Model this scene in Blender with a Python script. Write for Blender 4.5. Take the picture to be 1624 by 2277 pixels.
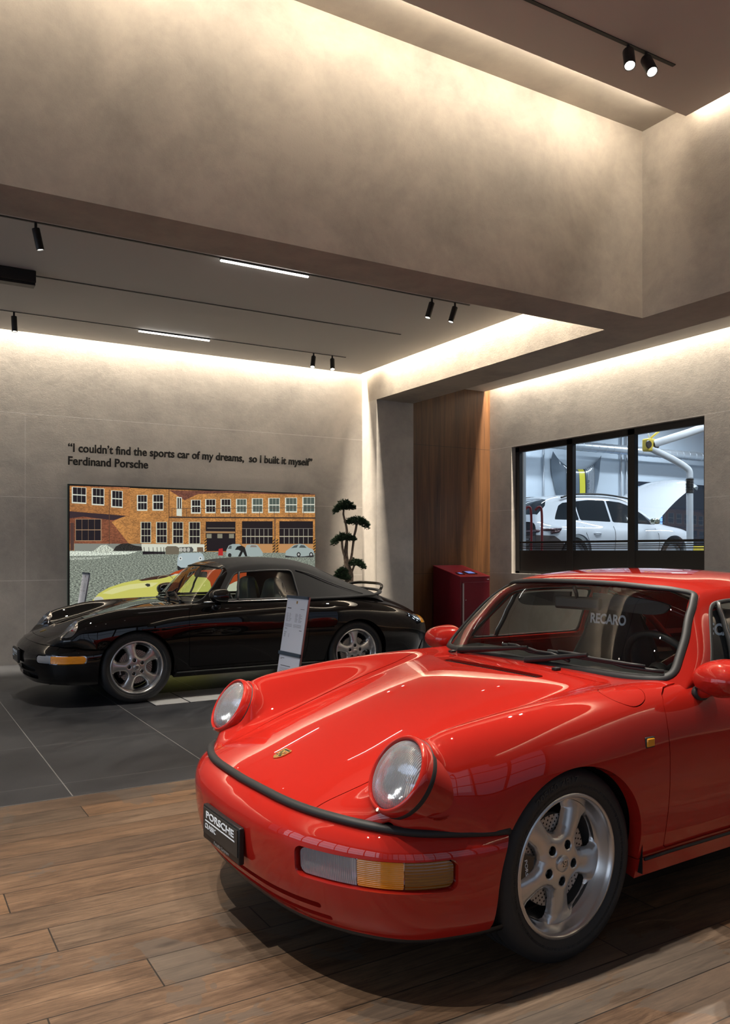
import bpy, math, random
import numpy as np
from mathutils import Vector, Matrix
for _o in list(bpy.data.objects): bpy.data.objects.remove(_o)
S = bpy.context.scene
COL = S.collection
PI = math.pi
# ------------------------------------------------------------------ camera
cam_d = bpy.data.cameras.new('camera'); cam = bpy.data.objects.new('camera', cam_d); COL.objects.link(cam)
YAW = math.atan(1072/1819)
cam.location = (0, 0, 1.36); cam.rotation_euler = (PI/2, 0, -YAW)
cam_d.sensor_fit = 'VERTICAL'; cam_d.sensor_height = 36; cam_d.lens = 36*1819/2277
cam_d.shift_y = (1224-1138.5)/2277; cam_d.clip_start = .05; cam_d.clip_end = 200
S.camera = cam
# ------------------------------------------------------------------ view and lights
S.view_settings.view_transform = 'Standard'; S.view_settings.look = 'None'
S.view_settings.gamma = 1; S.view_settings.exposure = 0.0; S.view_settings.use_curve_mapping = False
WORLD_STRENGTH = .30
LP = dict(cove=470, upper_cove=50, right_cove=430, spot=220, upper_spot=430, daylight=230, workshop=105)
w = bpy.data.worlds.new('world'); S.world = w; w.use_nodes = True
w.node_tree.nodes['Background'].inputs[0].default_value = (.50, .62, .85, 1)
w.node_tree.nodes['Background'].inputs[1].default_value = WORLD_STRENGTH
WARM = (1, .885, .72); NEUT = (1, .92, .80); COOL = (.72, .84, 1)

def aim(o, d):
    o.rotation_euler = Vector(d).to_track_quat('-Z', 'Y').to_euler()
def area(name, loc, direction, sx, sy, power, col=WARM, along='X', spread=180):
    l = bpy.data.lights.new(name, 'AREA'); l.shape = 'RECTANGLE'; l.energy = power; l.color = col
    l.spread = math.radians(spread)
    o = bpy.data.objects.new(name, l); COL.objects.link(o); o.location = loc
    z = -Vector(direction).normalized(); x = Vector((1,0,0)) if along == 'X' else (Vector((0,1,0)) if along == 'Y' else Vector((0,0,1)))
    y = z.cross(x).normalized(); x = y.cross(z)
    o.rotation_euler = Matrix((x, y, z)).transposed().to_euler()
    l.size = sx; l.size_y = sy
    return o
def spot(name, loc, target, power, col=NEUT, size=50, blend=.5, r=.03):
    l = bpy.data.lights.new(name, 'SPOT'); l.energy = power; l.color = col; l.spot_size = math.radians(size); l.spot_blend = blend
    l.shadow_soft_size = r
    o = bpy.data.objects.new(name, l); COL.objects.link(o); o.location = loc
    aim(o, Vector(target)-Vector(loc)); return o
# LED strips inside the coves
area('cove_light_back', (-.9, 10.445, 4.40), (0, 0, -1), 13.8, .07, LP['cove']*3.0, WARM)
area('cove_light_beam', (6.085, 7.80, 4.40), (0, 0, -1), 4.0, .07, LP['cove']*.55, WARM, 'Y', 75)
area('cove_light_right', (8.495, 2.6, 4.40), (0, 0, -1), 15.6, .07, LP['right_cove']*3.3, WARM, 'Y')
area('cove_light_void_back', (-.9, 4.74, 5.235), (0, 1, -.12), 13.6, .05, LP['upper_cove']*3.0, WARM)
area('cove_light_void_right', (6.06, -.4, 5.27), (.25, 0, -1), 10.2, .06, LP['upper_cove']*2.0, WARM, 'Y')
# daylight through the glazed side and front of the showroom
area('daylight_left', (-8.65, 2.0, 2.3), (1, 0, -.05), 12, 3.6, LP['daylight'], COOL, 'Y')
area('daylight_front', (-1, -6.65, 2.3), (0, 1, -.05), 12, 3.6, LP['daylight']*.16, COOL, 'X')

# ------------------------------------------------------------------ helpers
def tag(o, label=None, cat=None, group=None, kind=None):
    if label: o['label'] = label
    if cat: o['category'] = cat
    if group: o['group'] = group
    if kind: o['kind'] = kind
    return o
def empty(name, loc, label, cat, group=None, rz=0):
    o = bpy.data.objects.new(name, None); COL.objects.link(o); o.location = loc; o.rotation_euler = (0, 0, rz)
    o.empty_display_size = .1
    return tag(o, label, cat, group)
def mk(name, V, F, mat, parent=None, smooth=False, N=None, midx=None, label=None):
    me = bpy.data.meshes.new(name)
    me.from_pydata([tuple(map(float, v)) for v in V], [], [tuple(int(a) for a in f) for f in F])
    for m in (mat if isinstance(mat, (list, tuple)) else [mat]): me.materials.append(m)
    if midx is not None: me.polygons.foreach_set('material_index', list(midx))
    if smooth or N is not None: me.polygons.foreach_set('use_smooth', [True]*len(me.polygons))
    me.update()
    if N is not None:
        me.normals_split_custom_set_from_vertices([tuple(map(float, n)) for n in N])
    o = bpy.data.objects.new(name, me); COL.objects.link(o)
    if parent is not None: o.parent = parent
    if label: o['label'] = label
    return o
class MB:
    """collects simple shapes into one mesh"""
    def __init__(s): s.V = []; s.F = []; s.I = []
    def add(s, V, F, mi=0):
        b = len(s.V); s.V += [tuple(v) for v in V]; s.F += [tuple(i+b for i in f) for f in F]; s.I += [mi]*len(F); return s
    def box(s, x0, x1, y0, y1, z0, z1, mi=0, M=None):
        V = [(x, y, z) for z in (z0, z1) for y in (y0, y1) for x in (x0, x1)]
        if M is not None: V = [tuple(M @ Vector(v)) for v in V]
        return s.add(V, [(0,2,3,1),(4,5,7,6),(0,1,5,4),(2,6,7,3),(0,4,6,2),(1,3,7,5)], mi)
    def tube(s, pts, r, n=10, mi=0, cap=True, flat=1.0, up=None):
        V, F = tube_vf(pts, r, n, cap, flat=flat, up=up); return s.add(V, F, mi)
    def lathe(s, prof, n=32, mi=0, M=None, closed=False):
        V, F = lathe_vf(prof, n, closed)
        if M is not None: V = [tuple(M @ Vector(v)) for v in V]
        return s.add(V, F, mi)
    def poly(s, pts, mi=0): return s.add(pts, [tuple(range(len(pts)))], mi)
    def prism(s, pts, d, mi=0):
        """closed polygon pts extruded by vector d"""
        n = len(pts); d = Vector(d); V = [Vector(p) for p in pts]; V += [v+d for v in V]
        F = [tuple(range(n))[::-1], tuple(range(n, 2*n))] + [(i, (i+1)%n, (i+1)%n+n, i+n) for i in range(n)]
        return s.add(V, F, mi)
    def build(s, name, mat, parent=None, smooth=False, bevel=0, label=None, seg=2, angle=None):
        o = mk(name, s.V, s.F, mat, parent, smooth, midx=s.I, label=label)
        if angle is not None: smooth_angle(o, angle)
        if bevel:
            b = o.modifiers.new('b', 'BEVEL'); b.width = bevel; b.segments = seg; b.limit_method = 'ANGLE'; b.angle_limit = math.radians(40)
            smooth_angle(o, 60)
        return o
def smooth_angle(o, deg):
    me = o.data; me.polygons.foreach_set('use_smooth', [True]*len(me.polygons))
    me.update()
    fn = [p.normal.copy() for p in me.polygons]; em = {}
    for p in me.polygons:
        for k in p.edge_keys: em.setdefault(k, []).append(p.index)
    c = math.cos(math.radians(deg))
    for e in me.edges:
        fs = em.get(tuple(sorted(e.vertices)), [])
        if len(fs) == 2 and fn[fs[0]].dot(fn[fs[1]]) < c: e.use_edge_sharp = True
def frames(P, closed=False, up=None):
    P = [Vector(p) for p in P]; n = len(P); T = []
    for i in range(n):
        a = P[i-1] if (i > 0 or closed) else P[i]; b = P[(i+1) % n] if (i < n-1 or closed) else P[i]
        t = (b-a); T.append(t.normalized() if t.length > 1e-9 else Vector((0,0,1)))
    if up is None:
        u = Vector((0,0,1)) if abs(T[0].z) < .9 else Vector((1,0,0))
    else: u = Vector(up)
    out = []
    for i in range(n):
        if up is not None: u = Vector(up)
        x = T[i].cross(u)
        if x.length < 1e-6: x = T[i].orthogonal()
        x.normalize(); y = x.cross(T[i]).normalized(); u = y
        out.append((P[i], x, y, T[i]))
    return out
def tube_vf(pts, r, n=10, cap=True, closed=False, flat=1.0, up=None):
    fr = frames(pts, closed, up); m = len(fr); V = []; F = []
    R = r if isinstance(r, (list, tuple)) else [r]*m
    for i, (p, x, y, t) in enumerate(fr):
        for k in range(n):
            a = 2*PI*k/n; V.append(tuple(p + x*(R[i]*math.cos(a)) + y*(R[i]*flat*math.sin(a))))
    for i in range(m if closed else m-1):
        j = (i+1) % m
        for k in range(n): F.append((i*n+k, i*n+(k+1)%n, j*n+(k+1)%n, j*n+k))
    if cap and not closed: F.append(tuple(range(n))[::-1]); F.append(tuple(range((m-1)*n, m*n)))
    return V, F
def lathe_vf(prof, n=32, closed=False):
    """profile (r, h) turned round the local Z axis"""
    V = []; F = []; m = len(prof)
    for k in range(n):
        a = 2*PI*k/n
        for r, h in prof: V.append((r*math.cos(a), r*math.sin(a), h))
    for k in range(n):
        k2 = (k+1) % n
        for i in range(m if closed else m-1):
            j = (i+1) % m
            F.append((k*m+i, k2*m+i, k2*m+j, k*m+j))
    return V, F
def smoothpath(P, n=8, closed=False):
    """Catmull-Rom through the points"""
    P = [np.array(p, float) for p in P]; m = len(P); out = []
    g = (lambda i: P[i % m]) if closed else (lambda i: P[i] if 0 <= i < m else (2*P[0]-P[1] if i < 0 else 2*P[-1]-P[-2]))
    for i in range(m if closed else m-1):
        a, b, c, d = g(i-1), g(i), g(i+1), g(i+2)
        for k in range(n):
            t = k/n; out.append(.5*((2*b)+(c-a)*t+(2*a-5*b+4*c-d)*t*t+(3*b-a-3*c+d)*t**3))
    if not closed: out.append(P[-1])
    return [tuple(p) for p in out]
def interp(xs, ys, x): return float(np.interp(x, xs, ys))
def rot_to(axis, loc=(0,0,0), spin=0):
    """matrix taking local +Z to axis"""
    q = Vector(axis).normalized().to_track_quat('Z', 'Y').to_matrix().to_4x4()
    return Matrix.Translation(Vector(loc)) @ q @ Matrix.Rotation(spin, 4, 'Z')
def basis(x, y, z, loc):
    M = Matrix((Vector(x), Vector(y), Vector(z))).transposed().to_4x4(); M.translation = Vector(loc); return M
def copy_tree(o, parent=None):
    c = o.copy(); COL.objects.link(c)
    if parent is not None: c.parent = parent
    for ch in list(o.children): copy_tree(ch, c)
    return c

# ------------------------------------------------------------------ spline surfaces and clipping
def bbasis(u, n):
    """uniform cubic B-spline with end phantom points, rows evaluate n control points at u in [0,n-1]; returns value and derivative matrices"""
    B = np.zeros((len(u), n+2)); D = np.zeros((len(u), n+2))
    for k, x in enumerate(u):
        i = min(int(math.floor(x)), n-2); t = x-i
        B[k, i:i+4] += [(1-t)**3/6, (3*t**3-6*t*t+4)/6, (-3*t**3+3*t*t+3*t+1)/6, t**3/6]
        D[k, i:i+4] += [-(1-t)**2/2, (9*t*t-12*t)/6, (-9*t*t+6*t+3)/6, t*t/2]
    E = np.zeros((n+2, n)); E[1:n+1] = np.eye(n)
    E[0, 0] = 2; E[0, 1] = -1; E[n+1, n-1] = 2; E[n+1, n-2] = -1
    return B@E, D@E
class Surf:
    """half net (rows x columns, first column on the centre plane y=0) mirrored to a full smooth surface"""
    def __init__(s, rows, iters=2, mirror=True):
        P = np.array(rows, float)
        if mirror:
            Q = P[:, 1:][:, ::-1].copy(); Q[..., 1] *= -1; P = np.concatenate([Q, P], 1)
        s.P = P; s.R, s.C = P.shape[:2]
        A, _ = bbasis(range(s.R), s.R); B, _ = bbasis(range(s.C), s.C)
        C = P.copy()
        for _ in range(iters): C = C + (P - np.einsum('ri,ijk,cj->rck', A, C, B))
        s.Cn = C
    def grid(s, nu, nv, u=None, v=None):
        u = np.linspace(0, s.R-1, nu) if u is None else np.array(u); v = np.linspace(0, s.C-1, nv) if v is None else np.array(v)
        A, dA = bbasis(u, s.R); B, dB = bbasis(v, s.C)
        X = np.einsum('ri,ijk,cj->rck', A, s.Cn, B)
        Xu = np.einsum('ri,ijk,cj->rck', dA, s.Cn, B); Xv = np.einsum('ri,ijk,cj->rck', A, s.Cn, dB)
        N = np.cross(Xu, Xv); N /= np.maximum(np.linalg.norm(N, axis=2, keepdims=True), 1e-9)
        nu, nv = len(u), len(v)
        UV = np.stack(np.meshgrid(u, v, indexing='ij'), 2)
        V = np.concatenate([X, N, UV], 2).reshape(nu*nv, 8)
        i, j = np.meshgrid(np.arange(nu-1), np.arange(nv-1), indexing='ij'); a = (i*nv+j).ravel()
        F = np.stack([a, a+nv, a+nv+1, a+1], 1).tolist()
        return V, [tuple(f) for f in F]
def clip(M, f, lips=0.0, inward=None):
    """keep the part of mesh M=(V,F) where f>=0; lips adds an inward turned edge of that depth"""
    V, F = M; f = np.asarray(f, float).copy(); f[np.abs(f) < 1e-7] = 1e-7
    keep = f > 0; newV = []; cache = {}; nF = []; cut = []
    idx = -np.ones(len(V), int); used = []
    def vi(a):
        if idx[a] < 0: idx[a] = len(used); used.append(V[a])
        return idx[a]
    def ev(a, b):
        k = (a, b) if a < b else (b, a)
        if k not in cache:
            t = f[k[0]]/(f[k[0]]-f[k[1]]); p = V[k[0]]*(1-t)+V[k[1]]*t
            cache[k] = len(used); used.append(p)
        return cache[k]
    for q in F:
        kk = [keep[a] for a in q]
        if all(kk): nF.append(tuple(vi(a) for a in q)); continue
        if not any(kk): continue
        poly = []; c2 = []
        n = len(q)
        for i in range(n):
            a, b = q[i], q[(i+1) % n]
            if keep[a]: poly.append(vi(a))
            if keep[a] != keep[b]:
                e = ev(a, b); poly.append(e)
                if keep[a]: c2.insert(0, e)
                else: c2.append(e)
        if len(poly) >= 3: nF.append(tuple(poly))
        if len(c2) == 2: cut.append(tuple(c2))
    W = np.array(used) if used else np.zeros((0, V.shape[1]))
    if lips and cut:
        add = []; lf = []; base = len(W); 
        for a, b in cut:
            pa, pb = W[a], W[b]; e = pb[:3]-pa[:3]; n = pa[3:6]
            s_ = np.cross(e, n); l = np.linalg.norm(s_)
            if l < 1e-9: continue
            s_ = s_/l
            k = base+len(add)
            for p, d in ((pa, 0), (pb, 0), (pb, 1), (pa, 1)):
                q = p.copy(); q[:3] = p[:3] - p[3:6]*lips*d; q[3:6] = s_; add.append(q)
            lf.append((k+1, k, k+3, k+2))
        if add: W = np.concatenate([W, np.array(add)]); nF += lf
    return (W, nF), cut
def sdf_poly(px, py, poly):
    """signed distance (negative inside) of points to a polygon"""
    P = np.array(poly, float); n = len(P); d = np.full(len(px), 1e9); ins = np.zeros(len(px), bool)
    for i in range(n):
        a = P[i]; b = P[(i+1) % n]; e = b-a; wx = px-a[0]; wy = py-a[1]
        t = np.clip((wx*e[0]+wy*e[1])/max(e@e, 1e-12), 0, 1)
        d = np.minimum(d, np.hypot(wx-e[0]*t, wy-e[1]*t))
        c = ((a[1] <= py) & (b[1] > py)) | ((b[1] <= py) & (a[1] > py))
        with np.errstate(divide='ignore', invalid='ignore'):
            xc = a[0]+(py-a[1])/(b[1]-a[1] if b[1] != a[1] else 1e-12)*e[0]
        ins ^= c & (px < xc)
    return np.where(ins, -d, d)
def chain(cut):
    """order cut edges into loops of vertex indices"""
    nb = {}
    for a, b in cut: nb.setdefault(a, []).append(b); nb.setdefault(b, []).append(a)
    loops = []; seen = set()
    ends = [k for k in nb if len(nb[k]) == 1]
    for s0 in ends + list(nb):
        if s0 in seen: continue
        L = [s0]; seen.add(s0); cur = s0
        while True:
            nx = [q for q in nb[cur] if q not in seen]
            if not nx: break
            cur = nx[0]; seen.add(cur); L.append(cur)
        loops.append((L, s0 not in ends))
    return loops
def resample(P, step, closed):
    P = np.array(P); Q = np.concatenate([P, P[:1]]) if closed else P
    s = np.concatenate([[0], np.cumsum(np.linalg.norm(np.diff(Q[:, :3], axis=0), axis=1))]); n = max(4, int(s[-1]/step))
    t = np.linspace(0, s[-1], n+1); t = t[:-1] if closed else t
    return np.stack([np.interp(t, s, Q[:, k]) for k in range(Q.shape[1])], 1)
def seal_along(mb, W, cut, width, height, step=.015, lift=0.0, smooth=3, minlen=.1):
    """rubber profile laid on the surface along clip edges"""
    for L, closed in chain(cut):
        P = W[L]
        if len(P) < 5: continue
        P = resample(P, step, closed)
        if len(P)*step < minlen: continue
        for _ in range(smooth):
            Q = P.copy()
            if closed: Q = (np.roll(P, 1, 0)+P*2+np.roll(P, -1, 0))/4
            else: Q[1:-1] = (P[:-2]+2*P[1:-1]+P[2:])/4
            P = Q
        m = len(P); V = []; F = []; n = 8
        for i in range(m):
            a = P[i-1] if (i or closed) else P[i]; b = P[(i+1) % m] if (i < m-1 or closed) else P[i]
            t = b[:3]-a[:3]; t /= max(np.linalg.norm(t), 1e-9); nn = P[i, 3:6]/np.linalg.norm(P[i, 3:6]); s_ = np.cross(t, nn)
            s_ /= max(np.linalg.norm(s_), 1e-9)
            for k in range(n):
                an = 2*PI*k/n; V.append(P[i, :3]+s_*(width/2*math.cos(an))+nn*(height*math.sin(an)+lift))
        for i in range(m if closed else m-1):
            j = (i+1) % m
            for k in range(n): F.append((i*n+k, i*n+(k+1) % n, j*n+(k+1) % n, j*n+k))
        mb.add(V, F)
    return mb
def mkM(name, M, mat, parent, label=None, shift=0.0):
    V, F = M; P = V[:, :3] + V[:, 3:6]*shift
    return mk(name, P, F, mat, parent, True, N=V[:, 3:6], label=label)

# ------------------------------------------------------------------ materials
MATS = {}
def _new(name):
    m = bpy.data.materials.new(name); m.use_nodes = True; nt = m.node_tree; return m, nt, nt.nodes['Principled BSDF']
def pbr(name, col, rough=.5, metal=0, coat=0, trans=0, ior=1.45, emis=None, es=0, coat_rough=.03, alpha=1, spec=.5):
    if name in MATS: return MATS[name]
    m, nt, b = _new(name)
    b.inputs['Base Color'].default_value = (*col, 1); b.inputs['Roughness'].default_value = rough; b.inputs['Metallic'].default_value = metal
    b.inputs['Coat Weight'].default_value = coat; b.inputs['Coat Roughness'].default_value = coat_rough
    b.inputs['Transmission Weight'].default_value = trans; b.inputs['IOR'].default_value = ior; b.inputs['Specular IOR Level'].default_value = spec
    if emis: b.inputs['Emission Color'].default_value = (*emis, 1); b.inputs['Emission Strength'].default_value = es
    MATS[name] = m; return m
class NT:
    def __init__(s, nt): s.nt = nt
    def n(s, t, **kw):
        nd = s.nt.nodes.new(t)
        for k, v in kw.items():
            if k.startswith('i_'):
                key = k[2:]; key = int(key) if key.isdigit() else key.replace('_', ' ')
                if isinstance(v, bpy.types.NodeSocket): s.nt.links.new(v, nd.inputs[key])
                else: nd.inputs[key].default_value = v
            else: setattr(nd, k, v)
        return nd
    def math(s, op, a, b=0, c=0):
        nd = s.nt.nodes.new('ShaderNodeMath'); nd.operation = op
        for i, v in enumerate((a, b, c)):
            if isinstance(v, bpy.types.NodeSocket): s.nt.links.new(v, nd.inputs[i])
            else: nd.inputs[i].default_value = v
        return nd.outputs[0]
    def mix(s, fac, a, b, mode='MIX'):
        nd = s.nt.nodes.new('ShaderNodeMix'); nd.data_type = 'RGBA'; nd.blend_type = mode
        for k, v in ((0, fac), (6, a), (7, b)):
            if isinstance(v, bpy.types.NodeSocket): s.nt.links.new(v, nd.inputs[k])
            else: nd.inputs[k].default_value = v if k == 0 else (*v, 1)
        return nd.outputs[2]
    def ramp(s, fac, stops):
        nd = s.nt.nodes.new('ShaderNodeValToRGB'); s.nt.links.new(fac, nd.inputs[0]); e = nd.color_ramp.elements
        while len(e) < len(stops): e.new(.5)
        for q, (p, c) in zip(e, stops): q.position = p; q.color = (*c, 1) if len(c) == 3 else c
        return nd.outputs[0]
    def coords(s, kind='Object'):
        tc = s.n('ShaderNodeTexCoord'); return tc.outputs[kind]
    def sep(s, v):
        nd = s.n('ShaderNodeSeparateXYZ', i_0=v); return nd.outputs
    def comb(s, x, y, z): return s.n('ShaderNodeCombineXYZ', i_0=x, i_1=y, i_2=z).outputs[0]
    def noise(s, vec, scale, detail=4, rough=.5, dist=0, out=0):
        return s.n('ShaderNodeTexNoise', i_Vector=vec, i_Scale=scale, i_Detail=detail, i_Roughness=rough, i_Distortion=dist).outputs[out]
    def line(s, c, pos, w):
        """1 where |c-pos|<w"""
        return s.math('LESS_THAN', s.math('ABSOLUTE', s.math('SUBTRACT', c, pos)), w)
    def bump(s, h, strength=.2, dist=.01):
        return s.n('ShaderNodeBump', i_Height=h, i_Strength=strength, i_Distance=dist).outputs[0]

def plaster(name, c1, c2, axis='X', seams=(), vseams=(), rough=.62):
    """troweled lime plaster with clouding and pale joints"""
    m, nt, b = _new(name); k = NT(nt); co = k.coords(); x, y, z = k.sep(co)
    n1 = k.noise(co, 1.3, 6, .62, .4); n2 = k.noise(co, 9, 8, .7); n3 = k.noise(co, 90, 3, .6)
    f = k.math('ADD', k.math('MULTIPLY', n1, .75), k.math('MULTIPLY', n2, .25))
    col = k.ramp(f, [(.33, c2), (.60, c1)])
    col = k.mix(k.math('MULTIPLY', k.math('GREATER_THAN', n3, .66), .18), col, tuple(a*.72 for a in c2))
    mask = None
    wob = k.math('MULTIPLY', k.math('SUBTRACT', k.noise(co, 14, 2), .5), .006)
    for s_ in seams:
        l = k.line(k.math('ADD', z, wob), s_, .0035); mask = l if mask is None else k.math('MAXIMUM', mask, l)
    h = x if axis == 'X' else y
    for s_ in vseams:
        l = k.math('MULTIPLY', k.line(h, s_, .003), k.math('LESS_THAN', z, 3.0)); mask = l if mask is None else k.math('MAXIMUM', mask, l)
    if mask is not None: col = k.mix(k.math('MULTIPLY', mask, .75), col, (.62, .60, .57))
    nt.links.new(col, b.inputs['Base Color']); b.inputs['Roughness'].default_value = rough
    hh = k.math('ADD', k.math('MULTIPLY', n2, .6), k.math('MULTIPLY', n3, .25))
    nt.links.new(k.bump(hh, .25, .012), b.inputs['Normal']); return m
PL1 = (.47, .43, .385); PL2 = (.32, .295, .27)
M_wall = plaster('plaster', PL1, PL2)
M_wall_back = plaster('plaster_back', PL1, PL2, 'X', (1, 2, 3), (1.465, -.7, -2.9))
M_wall_right = plaster('plaster_right', PL1, PL2, 'Y', (1, 2, 3), (2.9, -.2))
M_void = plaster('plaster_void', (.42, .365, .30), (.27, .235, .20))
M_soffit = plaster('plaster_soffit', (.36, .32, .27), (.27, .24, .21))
M_ceil = pbr('ceiling_paint', (.56, .545, .52), .8)
M_ceil_up = pbr('ceiling_paint_upper', (.50, .455, .415), .8)
M_black = pbr('black_metal', (.012, .012, .013), .45)
M_white = pbr('white_paint', (.78, .80, .82), .5)
M_rubber = pbr('rubber', (.018, .018, .019), .55)
M_blackplastic = pbr('black_plastic', (.012, .012, .013), .38)
M_chrome = pbr('chrome', (.8, .8, .82), .08, 1)
M_glow = pbr('lamp_glow', (1, 1, 1), .5, emis=(1, .93, .82), es=14)
M_led = pbr('led_glow', (1, 1, 1), .5, emis=(1, .95, .88), es=9)

def mat_walnut():
    m, nt, b = _new('walnut_veneer'); k = NT(nt); co = k.coords(); x, y, z = k.sep(co)
    v = k.comb(k.math('MULTIPLY', x, 1.0), k.math('MULTIPLY', y, 1.0), k.math('MULTIPLY', z, .045))
    wv = k.noise(v, 9, 7, .65, .8); fine = k.noise(k.comb(x, y, k.math('MULTIPLY', z, .02)), 70, 4, .6)
    f = k.math('ADD', k.math('MULTIPLY', wv, .7), k.math('MULTIPLY', fine, .3))
    col = k.ramp(f, [(.32, (.035, .014, .006)), (.48, (.095, .040, .014)), (.66, (.17, .075, .025))])
    m1 = k.math('MAXIMUM', k.line(z, 1.0, .003), k.line(z, 3.0, .003))
    col = k.mix(m1, col, (.02, .01, .005)); nt.links.new(col, b.inputs['Base Color'])
    b.inputs['Roughness'].default_value = .42; return m
def mat_planks():
    m, nt, b = _new('oak_planks'); k = NT(nt); co = k.coords(); x, y, z = k.sep(co)
    W = .2
    row = k.math('FLOOR', k.math('DIVIDE', k.math('ADD', y, .085), W)); fy = k.math('FRACT', k.math('DIVIDE', k.math('ADD', y, .085), W))
    rnd = k.n('ShaderNodeTexWhiteNoise', noise_dimensions='1D', i_W=row).outputs[0]
    xx = k.math('ADD', k.math('DIVIDE', x, 1.85), k.math('MULTIPLY', rnd, 7)); cell = k.math('FLOOR', xx); fx = k.math('FRACT', xx)
    rc = k.n('ShaderNodeTexWhiteNoise', noise_dimensions='2D', i_Vector=k.comb(row, cell, 0)); r2 = rc.outputs[0]
    off = k.math('MULTIPLY', r2, 37)
    v = k.comb(k.math('ADD', k.math('MULTIPLY', x, .16), off), k.math('ADD', y, off), 0)
    g1 = k.noise(v, 13, 10, .72, 1.6); g2 = k.noise(k.comb(k.math('MULTIPLY', x, .07), k.math('ADD', y, off), 0), 110, 6, .75)
    cl = k.noise(k.comb(k.math('MULTIPLY', x, .45), k.math('ADD', y, off), 0), 3.2, 4, .6, .6)
    f = k.math('ADD', k.math('ADD', k.math('MULTIPLY', g1, .42), k.math('MULTIPLY', g2, .32)), k.math('MULTIPLY', cl, .26))
    base = k.ramp(f, [(.33, (.022, .014, .010)), (.45, (.100, .064, .042)), (.56, (.190, .126, .083)), (.69, (.31, .22, .150))])
    tone = k.ramp(r2, [(0, (.66, .62, .60)), (.35, (1.0, .88, .76)), (.65, (.78, .81, .84)), (1, (1.22, 1.02, .80))])
    col = k.mix(1.0, base, tone, 'MULTIPLY')
    # water stains and knots
    st = k.noise(k.comb(k.math('MULTIPLY', x, .8), y, 3.3), 1.35, 5, .62, .5); sm = k.math('MULTIPLY', k.math('GREATER_THAN', st, .585), .5)
    col = k.mix(sm, col, (.10, .085, .072))
    kn = k.n('ShaderNodeTexVoronoi', i_Vector=k.comb(k.math('MULTIPLY', x, .42), y, 0), i_Scale=2.1).outputs['Distance']
    kd = k.ramp(kn, [(.025, (1, 1, 1)), (.06, (0, 0, 0))]); col = k.mix(k.math('MULTIPLY', kd, .85), col, (.03, .02, .015))
    gap = k.math('MAXIMUM', k.math('LESS_THAN', fy, .022), k.math('LESS_THAN', fx, .0028))
    half = k.math('MULTIPLY', k.line(fy, .5, .006), k.math('MULTIPLY', k.math('GREATER_THAN', r2, .15), .75))
    gap = k.math('MAXIMUM', gap, half)
    col = k.mix(k.math('MULTIPLY', gap, .95), col, (.012, .009, .007)); nt.links.new(col, b.inputs['Base Color'])
    rr = k.math('ADD', .36, k.math('MULTIPLY', g1, .22)); nt.links.new(rr, b.inputs['Roughness'])
    hh = k.math('SUBTRACT', k.math('MULTIPLY', g2, .25), k.math('MULTIPLY', gap, 1.0)); nt.links.new(k.bump(hh, .35, .004), b.inputs['Normal']); return m
def mat_slate():
    m, nt, b = _new('slate_tiles'); k = NT(nt); co = k.coords(); x, y, z = k.sep(co)
    v = k.comb(k.math('ADD', k.math('MULTIPLY', x, .35), k.math('MULTIPLY', y, .35)), k.math('SUBTRACT', y, x), 0)
    n1 = k.noise(v, 3.0, 8, .66, .7); n2 = k.noise(co, 120, 3, .6)
    f = k.math('ADD', k.math('MULTIPLY', n1, .7), k.math('MULTIPLY', n2, .3))
    col = k.ramp(f, [(.35, (.018, .0195, .024)), (.68, (.056, .058, .064))])
    gx = k.math('ABSOLUTE', k.math('SUBTRACT', k.math('FRACT', k.math('DIVIDE', k.math('SUBTRACT', x, .905), .875)), .5))
    gy = k.math('ABSOLUTE', k.math('SUBTRACT', k.math('FRACT', k.math('DIVIDE', k.math('SUBTRACT', y, 5.008), 1.037)), .5))
    g = k.math('MAXIMUM', k.math('GREATER_THAN', gx, .4967), k.math('MULTIPLY', k.math('GREATER_THAN', gy, .4975), .55))
    col = k.mix(g, col, (.24, .24, .235)); nt.links.new(col, b.inputs['Base Color'])
    nt.links.new(k.math('ADD', .34, k.math('MULTIPLY', n1, .25)), b.inputs['Roughness'])
    nt.links.new(k.bump(f, .15, .004), b.inputs['Normal']); return m

# ------------------------------------------------------------------ the room
def struct(name, mb, mat, bevel=0, label=None):
    o = mb.build(name, mat, bevel=bevel); o['kind'] = 'structure'
    if label: o['label'] = label
    return o
struct('floor', MB().box(-8.5, 16.5, -6.5, 4.715, -.1, 0), mat_planks(), label='brown wooden plank floor')
struct('floor_tiled', MB().box(-8.5, 16.5, 4.717, 15.5, -.1, 0), mat_slate(), label='dark slate tile floor')
struct('trim_1', MB().box(-8.5, 8.5, 4.709, 4.719, -.05, .0015), pbr('alu_trim', (.5, .5, .52), .35, 1))
struct('wall_back', MB().box(-8.5, 6.14, 10.5, 10.7, 0, 4.6), M_wall_back)
struct('wall_upper_back', MB().box(-8.5, 6.14, 5.29, 5.757, 3.54, 5.3), M_void, label='tall plaster bulkhead over the opening')
struct('wall_upper_right', MB().box(6.14, 6.78, -6.5, 10.5, 3.54, 5.3), M_void, label='plaster bulkhead beam running towards the back wall')
struct('column', MB().box(6.14, 6.78, 10.09, 10.5, 0, 3.54), M_wall, label='plaster pier at the end of the back wall')
struct('wall_panel', MB().box(6.78, 8.55, 10.485, 10.6, 0, 4.5), mat_walnut(), label='walnut veneer wall panel')
R = MB(); R.box(8.55, 8.8, -6.5, 6.43, 0, 4.5); R.box(8.55, 8.8, 9.95, 10.6, 0, 4.5); R.box(8.55, 8.8, 6.43, 9.95, 0, 1.0); R.box(8.55, 8.8, 6.43, 9.95, 2.99, 4.5)
struct('wall_right', R, M_wall_right)
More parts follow.
